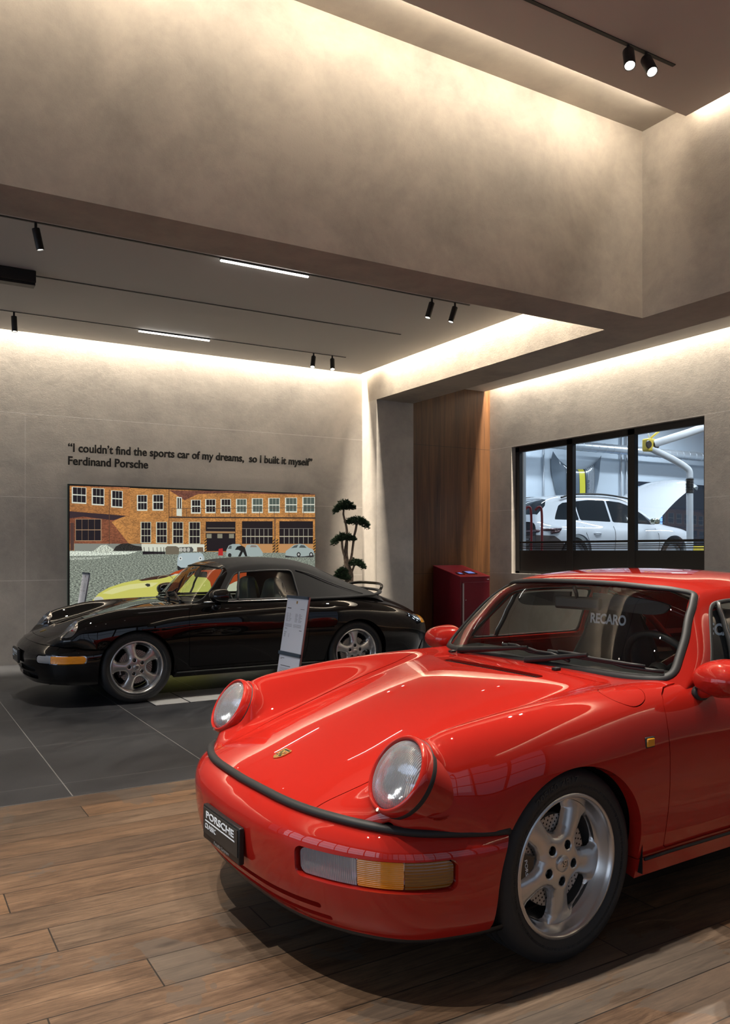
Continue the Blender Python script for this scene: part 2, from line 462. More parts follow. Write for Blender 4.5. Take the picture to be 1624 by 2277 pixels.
struct('ceiling_lower', MB().box(-8.5, 6.03, 5.757, 10.38, 3.945, 4.02), M_ceil)
struct('ceiling_lower_void', MB().box(-8.5, 6.14, 5.757, 10.7, 4.45, 4.55), M_ceil)
struct('ceiling_side', MB().box(6.78, 8.44, -6.5, 10.485, 3.945, 4.02), M_ceil)
struct('ceiling_side_void', MB().box(6.78, 8.8, -6.5, 10.7, 4.45, 4.55), M_ceil)
struct('ceiling_upper', MB().box(-8.5, 5.99, -6.5, 4.69, 5.12, 5.20), M_ceil_up)
struct('ceiling_upper_void', MB().box(-8.5, 6.14, -6.5, 5.29, 5.29, 5.4), M_soffit)
# glazed facades of the showroom behind the photographer
G = MB()
for yy in np.arange(-6.5, 10.51, 1.7): G.box(-8.5, -8.38, yy-.05, yy+.05, 0, 4.3)
for zz in (0.05, 1.4, 2.9, 4.25): G.box(-8.5, -8.4, -6.5, 10.5, zz-.05, zz+.05)
G.box(-8.5, -8.4, -6.5, 10.5, 4.3, 5.3)
struct('wall_left', G, M_black, label='glazed facade with dark mullions')
G = MB()
for xx in np.arange(-8.5, 8.6, 1.7): G.box(xx-.05, xx+.05, -6.5, -6.38, 0, 4.3)
for zz in (0.05, 1.4, 2.9, 4.25): G.box(-8.5, 8.5, -6.5, -6.4, zz-.05, zz+.05)
G.box(-8.5, 8.8, -6.5, -6.4, 4.3, 5.3)
struct('wall_front', G, M_black, label='glazed facade with dark mullions')

# ------------------------------------------------------------------ tracks and ceiling lamps
def track(x0, x1, y, zc, label, wd=.022):
    o = MB().box(x0, x1, y-wd/2, y+wd/2, zc-.006, zc+.004).build('lighting_track', M_black); tag(o, label, 'light track', 'ceiling light tracks'); return o
track(-6, 5.323, 6.864, 3.945, 'thin black lighting track nearest the plaster bulkhead')
track(-6, 5.338, 8.215, 3.945, 'thin black lighting track in the middle of the lower ceiling')
track(-6, 5.334, 9.562, 3.945, 'thin black lighting track nearest the back wall')
track(-6, 5.284, 4.245, 5.12, 'black lighting track on the high upper ceiling', .03)
def spotlight(x, y, zc, target, label, power, size=46, L=.165, r=.03, glow=M_glow, col=NEUT):
    t = empty('track_spotlight', (x, y, zc-.006), label, 'spotlight', 'cylindrical track spotlights')
    d = (Vector(target)-Vector((x, y, zc-.1))).normalized()
    M0 = rot_to(-d, Vector((0, 0, -.03)))     # local +Z points back up the barrel
    M = basis(M0.col[0].xyz, M0.col[1].xyz, M0.col[2].xyz, Vector((0, 0, -.045)) + d*L*.5)
    prof = [(r*.55, L/2+.002), (r*.95, L/2), (r, L/2-.004), (r, -L/2+.004), (r*.97, -L/2), (r*.86, -L/2), (r*.84, -L/2+.01)]
    MB().lathe(prof, 28, M=M).lathe([(0, L/2+.002), (r*.56, L/2+.002)], 28, M=M).build('lamp_barrel', M_black, t, smooth=True, angle=40)
    MB().lathe([(0, -L/2+.008), (r*.84, -L/2+.008)][::-1], 28, M=M).build('lamp_lens', glow, t)
    MB().tube([(0, 0, 0), (0, 0, -.05)], .011, 10).build('mount', M_black, t)
    spot('spot_light', Vector((x, y, zc-.006)) + Vector((0, 0, -.045)) + d*(L+.01), target, power, col, size, .6, .02).parent = None
    return t
P_ = LP['spot']
spotlight(1.035, 6.864, 3.945, (1.75, 7.05, .7), 'black spotlight at far left on the track nearest the bulkhead', P_, 60)
spotlight(1.221, 9.562, 3.945, (1.35, 9.5, .7), 'black spotlight at far left on the track nearest the back wall', P_*.5, 50)
spotlight(4.840, 6.864, 3.945, (3.9, 7.1, .6), 'left black spotlight of the pair near the bulkhead', P_, 60)
spotlight(5.134, 6.864, 3.945, (4.25, 7.2, .6), 'right black spotlight of the pair near the bulkhead', P_, 60)
spotlight(4.855, 9.562, 3.945, (3.9, 8.4, .5), 'left black spotlight of the pair near the back wall', P_*.22, 75)
spotlight(5.131, 9.562, 3.945, (4.5, 8.2, .5), 'right black spotlight of the pair near the back wall', P_*.18, 75)
U_ = LP['upper_spot']
track(-6, 5.284, 2.45, 5.12, 'black lighting track on the high upper ceiling above the red car', .03)
spotlight(1.25, 2.45, 5.12, (1.35, 2.55, 0), 'spotlight on the high track above the nose of the red car', U_*.62, 60, .17, .042)
spotlight(1.75, 2.45, 5.12, (2.6, 2.7, 0), 'spotlight on the high track above the red bonnet', U_*.62, 60, .17, .042)
spotlight(-.6, 2.45, 5.12, (-.3, 3.2, 0), 'spotlight on the high track above the wooden floor at the left', U_*1.25, 62, .17, .042)
spotlight(.15, 2.45, 5.12, (.55, 1.6, 0), 'spotlight on the high track between the nose light and the floor light', U_*.6, 60, .17, .042)
spotlight(2.7, 2.45, 5.12, (2.5, .9, 0), 'spotlight on the high track nearest the driver door of the red car', U_*1.0, 50, .17, .042)
spotlight(.3, 4.245, 5.12, (.5, 4.3, 0), 'spotlight on the far high track above the wooden floor', U_*.9, 62, .17, .042)
spotlight(4.775, 4.245, 5.12, (3.2, 2.4, .3), 'left bright spotlight on the high upper ceiling track', U_, 64, .17, .042)
spotlight(4.966, 4.245, 5.12, (4.0, 1.4, 0), 'right bright spotlight on the high upper ceiling track', U_, 64, .17, .042)
def linear(x0, x1, y, zc, label):
    t = empty('linear_lamp', (x0, y, zc), label, 'ceiling lamp', 'linear lamps on the ceiling tracks')
    MB().box(0, x1-x0, -.013, .013, -.014, 0).build('housing', M_black, t)
    MB().box(.004, x1-x0-.004, -.012, .012, -.028, -.0145).build('diffuser', M_led, t, bevel=.003)
linear(2.562, 3.433, 6.864, 3.940, 'glowing white linear lamp on the track nearest the bulkhead')
linear(2.566, 3.435, 9.562, 3.940, 'glowing white linear lamp on the track nearest the back wall')

# ================================================================== cars
def car_paint(name, col, rough=.35, flake=0):
    m, nt, b = _new(name); k = NT(nt)
    b.inputs['Base Color'].default_value = (*col, 1); b.inputs['Roughness'].default_value = rough
    b.inputs['Coat Weight'].default_value = 1; b.inputs['Coat Roughness'].default_value = .008; b.inputs['Coat IOR'].default_value = 1.6; b.inputs['Specular IOR Level'].default_value = 0
    return m
M_red = car_paint('red_paint', (.40, .017, .011), .6)
M_blk = car_paint('black_paint', (.0035, .003, .003), .5)
M_glass = pbr('car_glass', (.80, .86, .83), 0, trans=1, ior=1.0)
def mat_glass(name, tint, ior_f=1.5):
    """thin pane: a clear tinted sheet with a mirror reflection on top"""
    m = bpy.data.materials.new(name); m.use_nodes = True; nt = m.node_tree; nt.nodes.clear(); k = NT(nt)
    out = k.n('ShaderNodeOutputMaterial'); tr = k.n('ShaderNodeBsdfTransparent', i_0=(*tint, 1)); gl = k.n('ShaderNodeBsdfGlossy', i_Roughness=0.0, i_Color=(1, 1, 1, 1))
    fc = k.n('ShaderNodeLayerWeight', i_Blend=.5).outputs['Facing']; mx = k.n('ShaderNodeMixShader')
    nt.links.new(k.math('MINIMUM', k.math('ADD', .05, k.math('MULTIPLY', k.math('POWER', fc, 5), .9)), 1.0), mx.inputs[0])
    nt.links.new(tr.outputs[0], mx.inputs[1]); nt.links.new(gl.outputs[0], mx.inputs[2]); nt.links.new(mx.outputs[0], out.inputs[0]); return m
M_glass = mat_glass('car_glass', (.86, .90, .88))
M_pane = mat_glass('window_glass', (.93, .95, .95))
def mat_lens(name, col, flutes, axis='Y', rough=.02, alpha=.5, strength=.5, dk=.55):
    """moulded lamp glass with flutes"""
    m = bpy.data.materials.new(name); m.use_nodes = True; nt = m.node_tree; nt.nodes.clear(); k = NT(nt)
    out = k.n('ShaderNodeOutputMaterial'); co = k.coords(); x, y, z = k.sep(co)
    c = {'X': x, 'Y': y, 'Z': z}[axis]
    h = k.math('SINE', k.math('MULTIPLY', c, flutes)); bp = k.bump(h, strength, .002)
    tr = k.n('ShaderNodeBsdfTransparent', i_0=k.mix(k.math('ADD', k.math('MULTIPLY', h, .5), .5), tuple(a*.55 for a in col), col)); gl = k.n('ShaderNodeBsdfGlossy', i_Roughness=.06, i_Color=(1, 1, 1, 1), i_Normal=bp)
    df = k.n('ShaderNodeBsdfDiffuse', i_0=(*[a*dk for a in col], 1), i_Normal=bp)
    m1 = k.n('ShaderNodeMixShader', i_0=alpha); nt.links.new(tr.outputs[0], m1.inputs[1]); nt.links.new(df.outputs[0], m1.inputs[2])
    fc = k.n('ShaderNodeLayerWeight', i_Blend=.5, i_Normal=bp).outputs['Facing']; m2 = k.n('ShaderNodeMixShader')
    nt.links.new(k.math('MINIMUM', k.math('ADD', .10, k.math('MULTIPLY', k.math('POWER', fc, 5), .9)), 1.0), m2.inputs[0])
    nt.links.new(m1.outputs[0], m2.inputs[1]); nt.links.new(gl.outputs[0], m2.inputs[2]); nt.links.new(m2.outputs[0], out.inputs[0]); return m
M_headglass = mat_lens('headlamp_glass', (.93, .96, 1.0), 1100, 'X', alpha=.26, strength=.7, dk=.85)
M_foglens = mat_lens('clear_lamp_lens', (.88, .92, 1.0), 1100, 'Y', alpha=.4, strength=.6, dk=.9)
M_amber = mat_lens('amber_lens', (1.0, .36, .003), 1100, 'Z', alpha=.8, strength=.3, dk=1.0)
M_amberdark = mat_lens('dark_amber_lens', (.55, .22, .006), 700, 'Z', alpha=.5, strength=.25, dk=.7)
M_clearlens = mat_lens('smooth_lamp_lens', (.93, .96, 1), 300, 'Y', alpha=.05, strength=.1)
def mat_reflector():
    m, nt, b = _new('reflector'); k = NT(nt); co = k.coords()
    b.inputs['Base Color'].default_value = (.88, .90, .94, 1); b.inputs['Metallic'].default_value = 1; b.inputs['Roughness'].default_value = .13
    vo = k.n('ShaderNodeTexVoronoi', i_Vector=co, i_Scale=45).outputs['Distance']; nt.links.new(k.bump(vo, .12, .01), b.inputs['Normal']); return m
M_reflector = mat_reflector()
M_silver = pbr('wheel_silver', (.62, .61, .60), .27, .85, coat=.6)
M_disc = None
def mat_disc():
    m, nt, b = _new('brake_disc'); k = NT(nt); co = k.coords(); x, y, z = k.sep(co)
    r = k.math('SQRT', k.math('ADD', k.math('MULTIPLY', x, x), k.math('MULTIPLY', y, y))); a = k.math('ARCTAN2', y, x)
    row = k.math('FLOOR', k.math('DIVIDE', r, .011)); fr = k.math('SUBTRACT', k.math('FRACT', k.math('DIVIDE', r, .011)), .5)
    aa = k.math('ADD', k.math('MULTIPLY', a, 40/(2*PI)), k.math('MULTIPLY', row, .37)); fa = k.math('SUBTRACT', k.math('FRACT', aa), .5)
    d = k.math('SQRT', k.math('ADD', k.math('POWER', k.math('MULTIPLY', fr, .011), 2), k.math('POWER', k.math('MULTIPLY', k.math('MULTIPLY', fa, r), 2*PI/40), 2)))
    hole = k.math('LESS_THAN', d, .0034)
    nt.links.new(k.mix(hole, (.42, .40, .38), (.01, .01, .01)), b.inputs['Base Color']); b.inputs['Metallic'].default_value = .75; b.inputs['Roughness'].default_value = .38
    return m
M_disc = mat_disc()
def mat_tyre():
    m, nt, b = _new('tyre_rubber'); k = NT(nt); co = k.coords(); x, y, z = k.sep(co)
    r = k.math('SQRT', k.math('ADD', k.math('MULTIPLY', x, x), k.math('MULTIPLY', y, y))); a = k.math('ARCTAN2', y, x)
    tread = k.math('GREATER_THAN', r, .302)
    g = k.math('MULTIPLY', k.math('GREATER_THAN', k.math('FRACT', k.math('ADD', k.math('MULTIPLY', a, 84/(2*PI)), k.math('MULTIPLY', k.math('ABSOLUTE', k.math('ADD', z, .1)), 14))), .72), tread)
    rib = k.math('MULTIPLY', k.math('SINE', k.math('MULTIPLY', a, 300)), k.math('MULTIPLY', k.line(r, .262, .004), .35))
    b.inputs['Base Color'].default_value = (.017, .017, .018, 1); b.inputs['Roughness'].default_value = .62
    nt.links.new(k.bump(k.math('SUBTRACT', rib, g), .9, .006), b.inputs['Normal']); return m
M_tyre = mat_tyre()
def mat_fabric(name, col, scale=900):
    m, nt, b = _new(name); k = NT(nt); co = k.coords(); n = k.noise(co, scale, 2); n2 = k.noise(co, 6, 3)
    nt.links.new(k.ramp(n2, [(.3, tuple(c*.8 for c in col)), (.7, tuple(c*1.2 for c in col))]), b.inputs['Base Color'])
    b.inputs['Roughness'].default_value = .85; b.inputs['Sheen Weight'].default_value = .08
    nt.links.new(k.bump(n, .3, .002), b.inputs['Normal']); return m
M_softtop = mat_fabric('soft_top_cloth', (.0035, .0035, .004))
M_seat = mat_fabric('black_seat_cloth', (.014, .014, .015))
M_leather = pbr('green_grey_leather', (.10, .12, .11), .45)
M_leather_blk = pbr('black_leather', (.018, .018, .018), .5)
M_dark = pbr('dark_void', (.006, .006, .006), .9)
M_text = pbr('white_print', (.86, .92, 1), .5)
M_gold = pbr('gold_enamel', (.75, .52, .16), .25, .8)

def text_obj(name, body, M, size, mat, parent=None, sx=1.0, ext=.0006, shear=0.0, bold=0.0, align='CENTER', spacing=1.0):
    cu = bpy.data.curves.new(name, 'FONT'); cu.body = body; cu.size = size; cu.extrude = ext; cu.align_x = align; cu.align_y = 'CENTER'; cu.shear = shear
    cu.offset = bold; cu.space_character = spacing; cu.resolution_u = 4
    tmp = bpy.data.objects.new('tmp', cu); COL.objects.link(tmp)
    dg = bpy.context.evaluated_depsgraph_get(); me = bpy.data.meshes.new_from_object(tmp.evaluated_get(dg)); bpy.data.objects.remove(tmp)
    me.materials.clear(); me.materials.append(mat)
    me.transform(M @ Matrix.Diagonal((sx, 1, 1, 1)))
    o = bpy.data.objects.new(name, me); COL.objects.link(o)
    if parent is not None: o.parent = parent
    return o
def crest(parent, M, h, flat=False):
    """enamel shield: quartered field with a small centre shield"""
    s = h; out = [(-.38, .46), (-.30, .5), (0, .47), (.30, .5), (.38, .46), (.38, .0), (.33, -.2), (.2, -.38), (0, -.5), (-.2, -.38), (-.33, -.2), (-.38, 0)]
    mb = MB(); T = lambda pts, z: [tuple(M @ Vector((x*s, y*s, z))) for x, y in pts]
    dz = M.to_3x3() @ Vector((0, 0, h*.05))
    mb.prism(T(out, 0), dz, 0)
    z = h*.052; red, blk, gold = 2, 1, 0
    for (x0, y0, st) in ((-.32, .0, 0), (.04, .0, 1), (-.32, -.30, 1), (.04, -.30, 0)):
        if st:
            for i in range(3): mb.poly(T([(x0, y0+i*.09+.02), (x0+.28, y0+i*.09+.02), (x0+.28, y0+i*.09+.065), (x0, y0+i*.09+.065)], z), red if i % 2 == 0 else blk)
        else: mb.poly(T([(x0+.03, y0+.03), (x0+.25, y0+.08), (x0+.2, y0+.2), (x0+.1, y0+.25)], z), blk)
    mb.poly(T([(-.3, .33), (.3, .33), (.3, .42), (-.3, .42)], z), blk)
    mb.poly(T([(-.13, .14), (.13, .14), (.12, -.08), (0, -.2), (-.12, -.08)], z*1.3), 0)
    mb.poly(T([(-.03, .10), (.05, .02), (.03, -.12), (-.05, -.1)], z*1.5), blk)
    mats = [M_gold, M_black, pbr('red_enamel', (.4, .02, .02), .3)] if not flat else [M_silver, M_black, M_black]
    return mb.build('crest', mats, parent)

# ---------------------------------------------------------------- wheel
def make_wheel(parent, phase, face='silver', text=True, lip=.2375, R_t=.318, deep=0.0):
    """axis along local +Z (outwards), lip outer face at z=0"""
    rim = MB()
    prof = [(lip-.004, -.016), (lip, -.010), (lip, -.003), (lip-.004, 0), (lip-.011, 0), (lip-.015, -.004), (lip-.019, -.020), (lip-.025, -.042-deep), (lip-.031, -.056-deep), (lip-.036, -.062-deep), (lip-.037, -.17), (lip-.01, -.19)]
    P = []
    for a, b in zip(prof[:-1], prof[1:]): P += [a]
    P.append(prof[-1])
    rim.lathe(P[::-1], 96)
    # spoked face
    nr, na = 60, 300; rs = np.concatenate([[.002], np.linspace(.012, lip-.030, nr-1)]); th = np.linspace(0, 2*PI, na, endpoint=False)
    Rg, Tg = np.meshgrid(rs, th, indexing='ij'); x = (Rg*np.cos(Tg)).ravel(); y = (Rg*np.sin(Tg)).ravel()
    k = (lip-.0375)/.2
    half = [(.098, .0), (.102, .015), (.118, .032), (.143, .046), (.166, .057), (.183, .056), (.194, .040), (.1985, .017)]
    f = np.full(len(x), 1e9)
    for i in range(5):
        a = phase + PI/5 + i*2*PI/5; ca, sa = math.cos(a), math.sin(a)
        lx = x*ca+y*sa; ly = -x*sa+y*ca
        poly = [(p*k, q*k) for p, q in half] + [(p*k, -q*k) for p, q in half[::-1] if q]
        f = np.minimum(f, sdf_poly(lx, ly, poly))
    r = np.hypot(x, y)
    crown = -.024*np.exp(-np.maximum(f, 0)/.008) - .010*np.exp(-np.maximum(f, 0)/.022)
    h = -.030 - deep - .018*(r/.2)**2 + crown*np.clip((r-.05)/.05, 0, 1)
    g = np.full(len(x), 1e9)
    for i in range(5):
        a = phase + i*2*PI/5; g = np.minimum(g, np.hypot(x-.063*math.cos(a), y-.063*math.sin(a))-.0155)
    h -= .004*np.exp(-np.maximum(g, 0)/.003)
    V = np.stack([x, y, h], 1); i, j = np.meshgrid(np.arange(nr-1), np.arange(na), indexing='ij')
    a = (i*na+j).ravel(); b = (i*na+(j+1) % na).ravel(); F = np.stack([a, a+na, b+na, b], 1)
    # vertex normals from the faces
    N = np.zeros_like(V); fn = np.cross(V[F[:, 1]]-V[F[:, 0]], V[F[:, 2]]-V[F[:, 0]])
    for c in range(4): np.add.at(N, F[:, c], fn)
    N /= np.maximum(np.linalg.norm(N, axis=1, keepdims=True), 1e-12)
    M8 = (np.concatenate([V, N, f[:, None], g[:, None]], 1), [tuple(q) for q in F])
    M8, _ = clip(M8, M8[0][:, 6]-.0005, lips=.035)
    M8, _ = clip(M8, M8[0][:, 7], lips=.02)
    b0 = len(rim.V); rim.V += [tuple(v) for v in M8[0][:, :3]]; rim.F += [tuple(int(c)+b0 for c in q) for q in M8[1]]; rim.I += [0]*len(M8[1])
    w_ = mk('wheel', rim.V, rim.F, M_silver, parent); smooth_angle(w_, 38)
    # tyre
    tp = [(lip-.012, -.185), (lip+.010, -.203), (R_t-.045, -.215), (R_t-.018, -.212), (R_t-.004, -.196), (R_t-.001, -.185)]
    for gz in (-.16, -.115, -.07): tp += [(R_t, gz-.004), (R_t-.007, gz-.003), (R_t-.007, gz+.003), (R_t, gz+.004)]
    tp += [(R_t-.001, -.025), (R_t-.005, -.012), (R_t-.016, .003), (R_t-.032, .010), (R_t-.050, .0105), (R_t-.052, .0085), (R_t-.062, .007), (lip+.009, .001), (lip+.004, -.002), (lip-.004, -.010)]
    ty = MB().lathe(tp, 128).build('tyre', M_tyre, w_, smooth=True, angle=50)
    d = MB().lathe([(.062, -.088), (.070, -.074), (.152, -.074), (.152, -.098), (.06, -.098)][::-1], 64).build('brake_disc', M_disc, w_, smooth=True, angle=30)
    MB().lathe([(0, -.175), (lip-.04, -.175)][::-1], 48).build('backing_plate', M_dark, w_)
    for i in range(5):
        a = phase + i*2*PI/5; M = Matrix.Translation((.063*math.cos(a), .063*math.sin(a), 0))
        lug = MB(); lug.lathe([(0, -.050), (.007, -.050), (.0085, -.053), (.0085, -.068)][::-1], 12, M=M); lug.lathe([(.0, -.066), (.0165, -.066)][::-1], 12, 1, M=M)
        lug.build('wheel_bolt', [pbr('bolt_grey', (.25, .25, .26), .4, .8), M_dark], w_, smooth=True, angle=30)
    tl_ = text_obj('tyre_lettering', '205/50 ZR17', Matrix.Identity(4), .030, pbr('rubber_letter', (.035, .035, .036), .5), ty, sx=1.3, ext=.0008)
    for v in tl_.data.vertices:
        an = PI/2 + .25 - v.co.x/.286; rr = .286+v.co.y; v.co = Vector((rr*math.cos(an), rr*math.sin(an), .0105+v.co.z))
    MB().lathe([(0, -.0215-deep), (.024, -.0225-deep), (.0275, -.025-deep), (.0275, -.034-deep)][::-1], 40).build('hub_cap', M_silver, w_, smooth=True, angle=40)
    crest(w_, Matrix.Translation((0, 0, -.0222-deep)) @ Matrix.Rotation(-PI/2, 4, 'Z'), .034, True)
    return w_
def add_caliper(w_, ang, with_text=True):
    """ang: direction of the caliper round the axle in wheel local space"""
    c = MB(); n = 10; inner, outer = [], []
    for i in range(n+1):
        a = ang-.46+.92*i/n
        inner.append((.105*math.cos(a), .105*math.sin(a))); outer.append((.172*math.cos(a), .172*math.sin(a)))
    poly = [(x, y, -.105) for x, y in inner + outer[::-1]]
    c.prism(poly, (0, 0, .048)); o = c.build('brake_caliper', pbr('caliper_black', (.012, .012, .013), .25, coat=.5), w_, bevel=.004)
    if with_text:
        p = Vector((.142*math.cos(ang), .142*math.sin(ang), -.0562)); t = Vector((-math.sin(ang), math.cos(ang), 0)); u = Vector((-math.cos(ang), -math.sin(ang), 0))
        text_obj('caliper_lettering', 'PORSCHE', basis(t, Vector((0,0,1)).cross(t), (0, 0, 1), p), .017, M_text, w_, sx=1.35)
    return o

# ---------------------------------------------------------------- body nets
def row(x, *yz): return [((x, y, z) if not isinstance(x, (list, tuple)) else (x[i], y, z)) for i, (y, z) in enumerate(yz)]
F_ROWS = [
 [(-.81,0,.548),(-.803,.22,.547),(-.775,.40,.543),(-.750,.485,.540),(-.715,.56,.537),(-.685,.61,.534),(-.65,.66,.530),(-.61,.705,.525),(-.54,.735,.515),(-.48,.75,.50),(-.43,.75,.40),(-.40,.74,.30)],
 [(-.745,0,.578),(-.74,.23,.576),(-.715,.40,.569),(-.695,.485,.564),(-.672,.555,.575),(-.648,.64,.588),(-.617,.71,.575),(-.575,.75,.555),(-.50,.77,.52),(-.44,.78,.47),(-.41,.78,.38),(-.38,.76,.29)],
 [(-.63,0,.618),(-.627,.24,.615),(-.612,.40,.604),(-.603,.485,.598),(-.592,.560,.640),(-.575,.655,.690),(-.555,.735,.650),(-.52,.77,.59),(-.44,.79,.52),(-.39,.797,.45),(-.37,.79,.36),(-.35,.76,.27)],
 [(-.49,0,.662),(-.49,.24,.658),(-.49,.405,.645),(-.49,.49,.640),(-.49,.572,.718),(-.492,.66,.775),(-.485,.738,.735),(-.465,.780,.65),(-.40,.800,.55),(-.36,.806,.45),(-.34,.80,.36),(-.32,.765,.25)],
 row(-.33,(0,.710),(.245,.705),(.41,.690),(.495,.688),(.575,.762),(.66,.808),(.738,.778),(.785,.70),(.806,.60),(.811,.48),(.80,.36),(.765,.22)),
 row(-.14,(0,.762),(.25,.757),(.415,.742),(.50,.743),(.58,.797),(.66,.832),(.738,.806),(.79,.74),(.815,.63),(.818,.49),(.80,.36),(.765,.2)),
 row(.06,(0,.812),(.25,.807),(.42,.793),(.505,.793),(.585,.826),(.662,.848),(.738,.822),(.79,.76),(.818,.65),(.820,.50),(.80,.36),(.765,.2)),
 row(.27,(0,.853),(.25,.849),(.43,.838),(.515,.834),(.595,.848),(.667,.857),(.74,.832),(.788,.77),(.812,.65),(.815,.50),(.795,.36),(.76,.2)),
 row(.50,(0,.872),(.25,.869),(.43,.862),(.52,.858),(.60,.860),(.672,.862),(.738,.838),(.782,.775),(.803,.66),(.802,.50),(.785,.36),(.755,.2)),
 row(.85,(0,.86),(.25,.86),(.43,.86),(.53,.861),(.61,.864),(.685,.866),(.740,.844),(.776,.785),(.797,.67),(.797,.50),(.78,.36),(.75,.2)),
 row(1.3,(0,.86),(.25,.86),(.43,.86),(.53,.861),(.61,.864),(.685,.866),(.740,.846),(.778,.79),(.798,.68),(.798,.50),(.782,.36),(.75,.2)),
 row(1.7,(0,.87),(.25,.87),(.43,.868),(.53,.866),(.61,.866),(.685,.866),(.745,.846),(.788,.79),(.806,.68),(.806,.50),(.79,.36),(.76,.2))]
def rear_rows(wd):
    return [
 row(2.0,(0,.92),(.25,.915),(.42,.90),(.52,.88),(.61,.872),(.69,.866),(.755+wd*.5,.842),(.805+wd*.7,.785),(.820+wd*.8,.68),(.82+wd*.8,.50),(.80+wd*.7,.36),(.77,.2)),
 row(2.27,(0,.985),(.25,.975),(.42,.945),(.52,.90),(.61,.872),(.70+wd*.2,.855),(.775+wd*.7,.818),(.818+wd,.75),(.828+wd,.64),(.826+wd,.50),(.81+wd,.36),(.77,.2)),
 row(2.6,(0,.952),(.25,.940),(.41,.905),(.51,.860),(.60,.828),(.695+wd*.2,.805),(.768+wd*.7,.768),(.812+wd,.70),(.826+wd,.60),(.824+wd,.48),(.80+wd,.36),(.76,.22)),
 row(2.88,(0,.862),(.25,.848),(.41,.808),(.51,.772),(.60,.750),(.69,.732),(.755+wd*.4,.70),(.795+wd*.6,.645),(.81+wd*.6,.565),(.805+wd*.6,.47),(.78+wd*.4,.36),(.74,.24)),
 row([3.12,3.12,3.11,3.10,3.09,3.07,3.05,3.04,3.03,3.03,3.02,3.01],(0,.768),(.24,.755),(.40,.722),(.50,.692),(.585,.672),(.665,.655),(.725,.63),(.765,.59),(.782,.535),(.778,.46),(.75,.36),(.71,.25)),
 row([3.27,3.265,3.24,3.22,3.20,3.17,3.14,3.12,3.10,3.10,3.09,3.08],(0,.68),(.24,.67),(.40,.65),(.50,.635),(.57,.625),(.635,.612),(.68,.595),(.715,.565),(.735,.52),(.73,.46),(.71,.36),(.67,.25)),
 row([3.355,3.35,3.325,3.30,3.27,3.235,3.21,3.18,3.16,3.15,3.14,3.12],(0,.56),(.24,.558),(.40,.553),(.49,.55),(.55,.545),(.605,.54),(.645,.53),(.67,.51),(.685,.48),(.685,.43),(.665,.35),(.63,.26)),
 row([3.365,3.36,3.33,3.305,3.28,3.24,3.215,3.185,3.16,3.15,3.13,3.11],(0,.44),(.24,.44),(.40,.44),(.49,.44),(.55,.437),(.60,.433),(.635,.425),(.66,.415),(.672,.40),(.672,.37),(.655,.32),(.625,.25)),
 row([3.30,3.30,3.28,3.26,3.24,3.21,3.19,3.165,3.14,3.13,3.12,3.10],(0,.30),(.24,.30),(.40,.30),(.48,.30),(.54,.30),(.59,.298),(.62,.295),(.64,.29),(.65,.285),(.65,.275),(.64,.26),(.62,.24))]
C_COUPE = [
 [(.50,0,.868),(.505,.22,.867),(.52,.42,.862),(.552,.56,.857),(.595,.65,.855),(.63,.69,.857),(.655,.705,.86),(.68,.712,.862)],
 [(.60,0,.985),(.605,.22,.983),(.622,.41,.977),(.655,.54,.968),(.70,.615,.960),(.735,.650,.950),(.765,.685,.91),(.78,.712,.866)],
 [(.715,0,1.11),(.72,.22,1.107),(.737,.395,1.098),(.765,.505,1.086),(.80,.570,1.076),(.835,.605,1.065),(.855,.657,.97),(.87,.712,.868)],
 [(.845,0,1.222),(.85,.22,1.218),(.865,.38,1.206),(.885,.47,1.192),(.91,.528,1.173),(.945,.565,1.148),(.96,.637,1.01),(.97,.712,.868)],
 [(1.08,0,1.262),(1.08,.22,1.257),(1.09,.37,1.244),(1.10,.455,1.227),(1.11,.515,1.203),(1.12,.557,1.170),(1.13,.635,1.02),(1.14,.712,.868)],
 row(1.40,(0,1.272),(.22,1.267),(.37,1.253),(.455,1.235),(.515,1.21),(.558,1.176),(.635,1.02),(.712,.868)),
 row(1.75,(0,1.246),(.22,1.240),(.37,1.225),(.45,1.206),(.51,1.180),(.552,1.147),(.63,1.0),(.708,.868)),
 row(2.08,(0,1.178),(.22,1.170),(.36,1.152),(.44,1.130),(.50,1.100),(.54,1.065),(.61,.965),(.69,.868)),
 row(2.38,(0,1.085),(.22,1.076),(.35,1.055),(.42,1.030),(.475,.997),(.515,.965),(.575,.912),(.64,.862)),
 row(2.68,(0,.965),(.22,.957),(.34,.937),(.41,.912),(.455,.885),(.49,.86),(.53,.84),(.57,.81)),
 row(2.85,(0,.875),(.22,.868),(.33,.85),(.39,.83),(.43,.80),(.47,.78),(.50,.77),(.53,.75))]
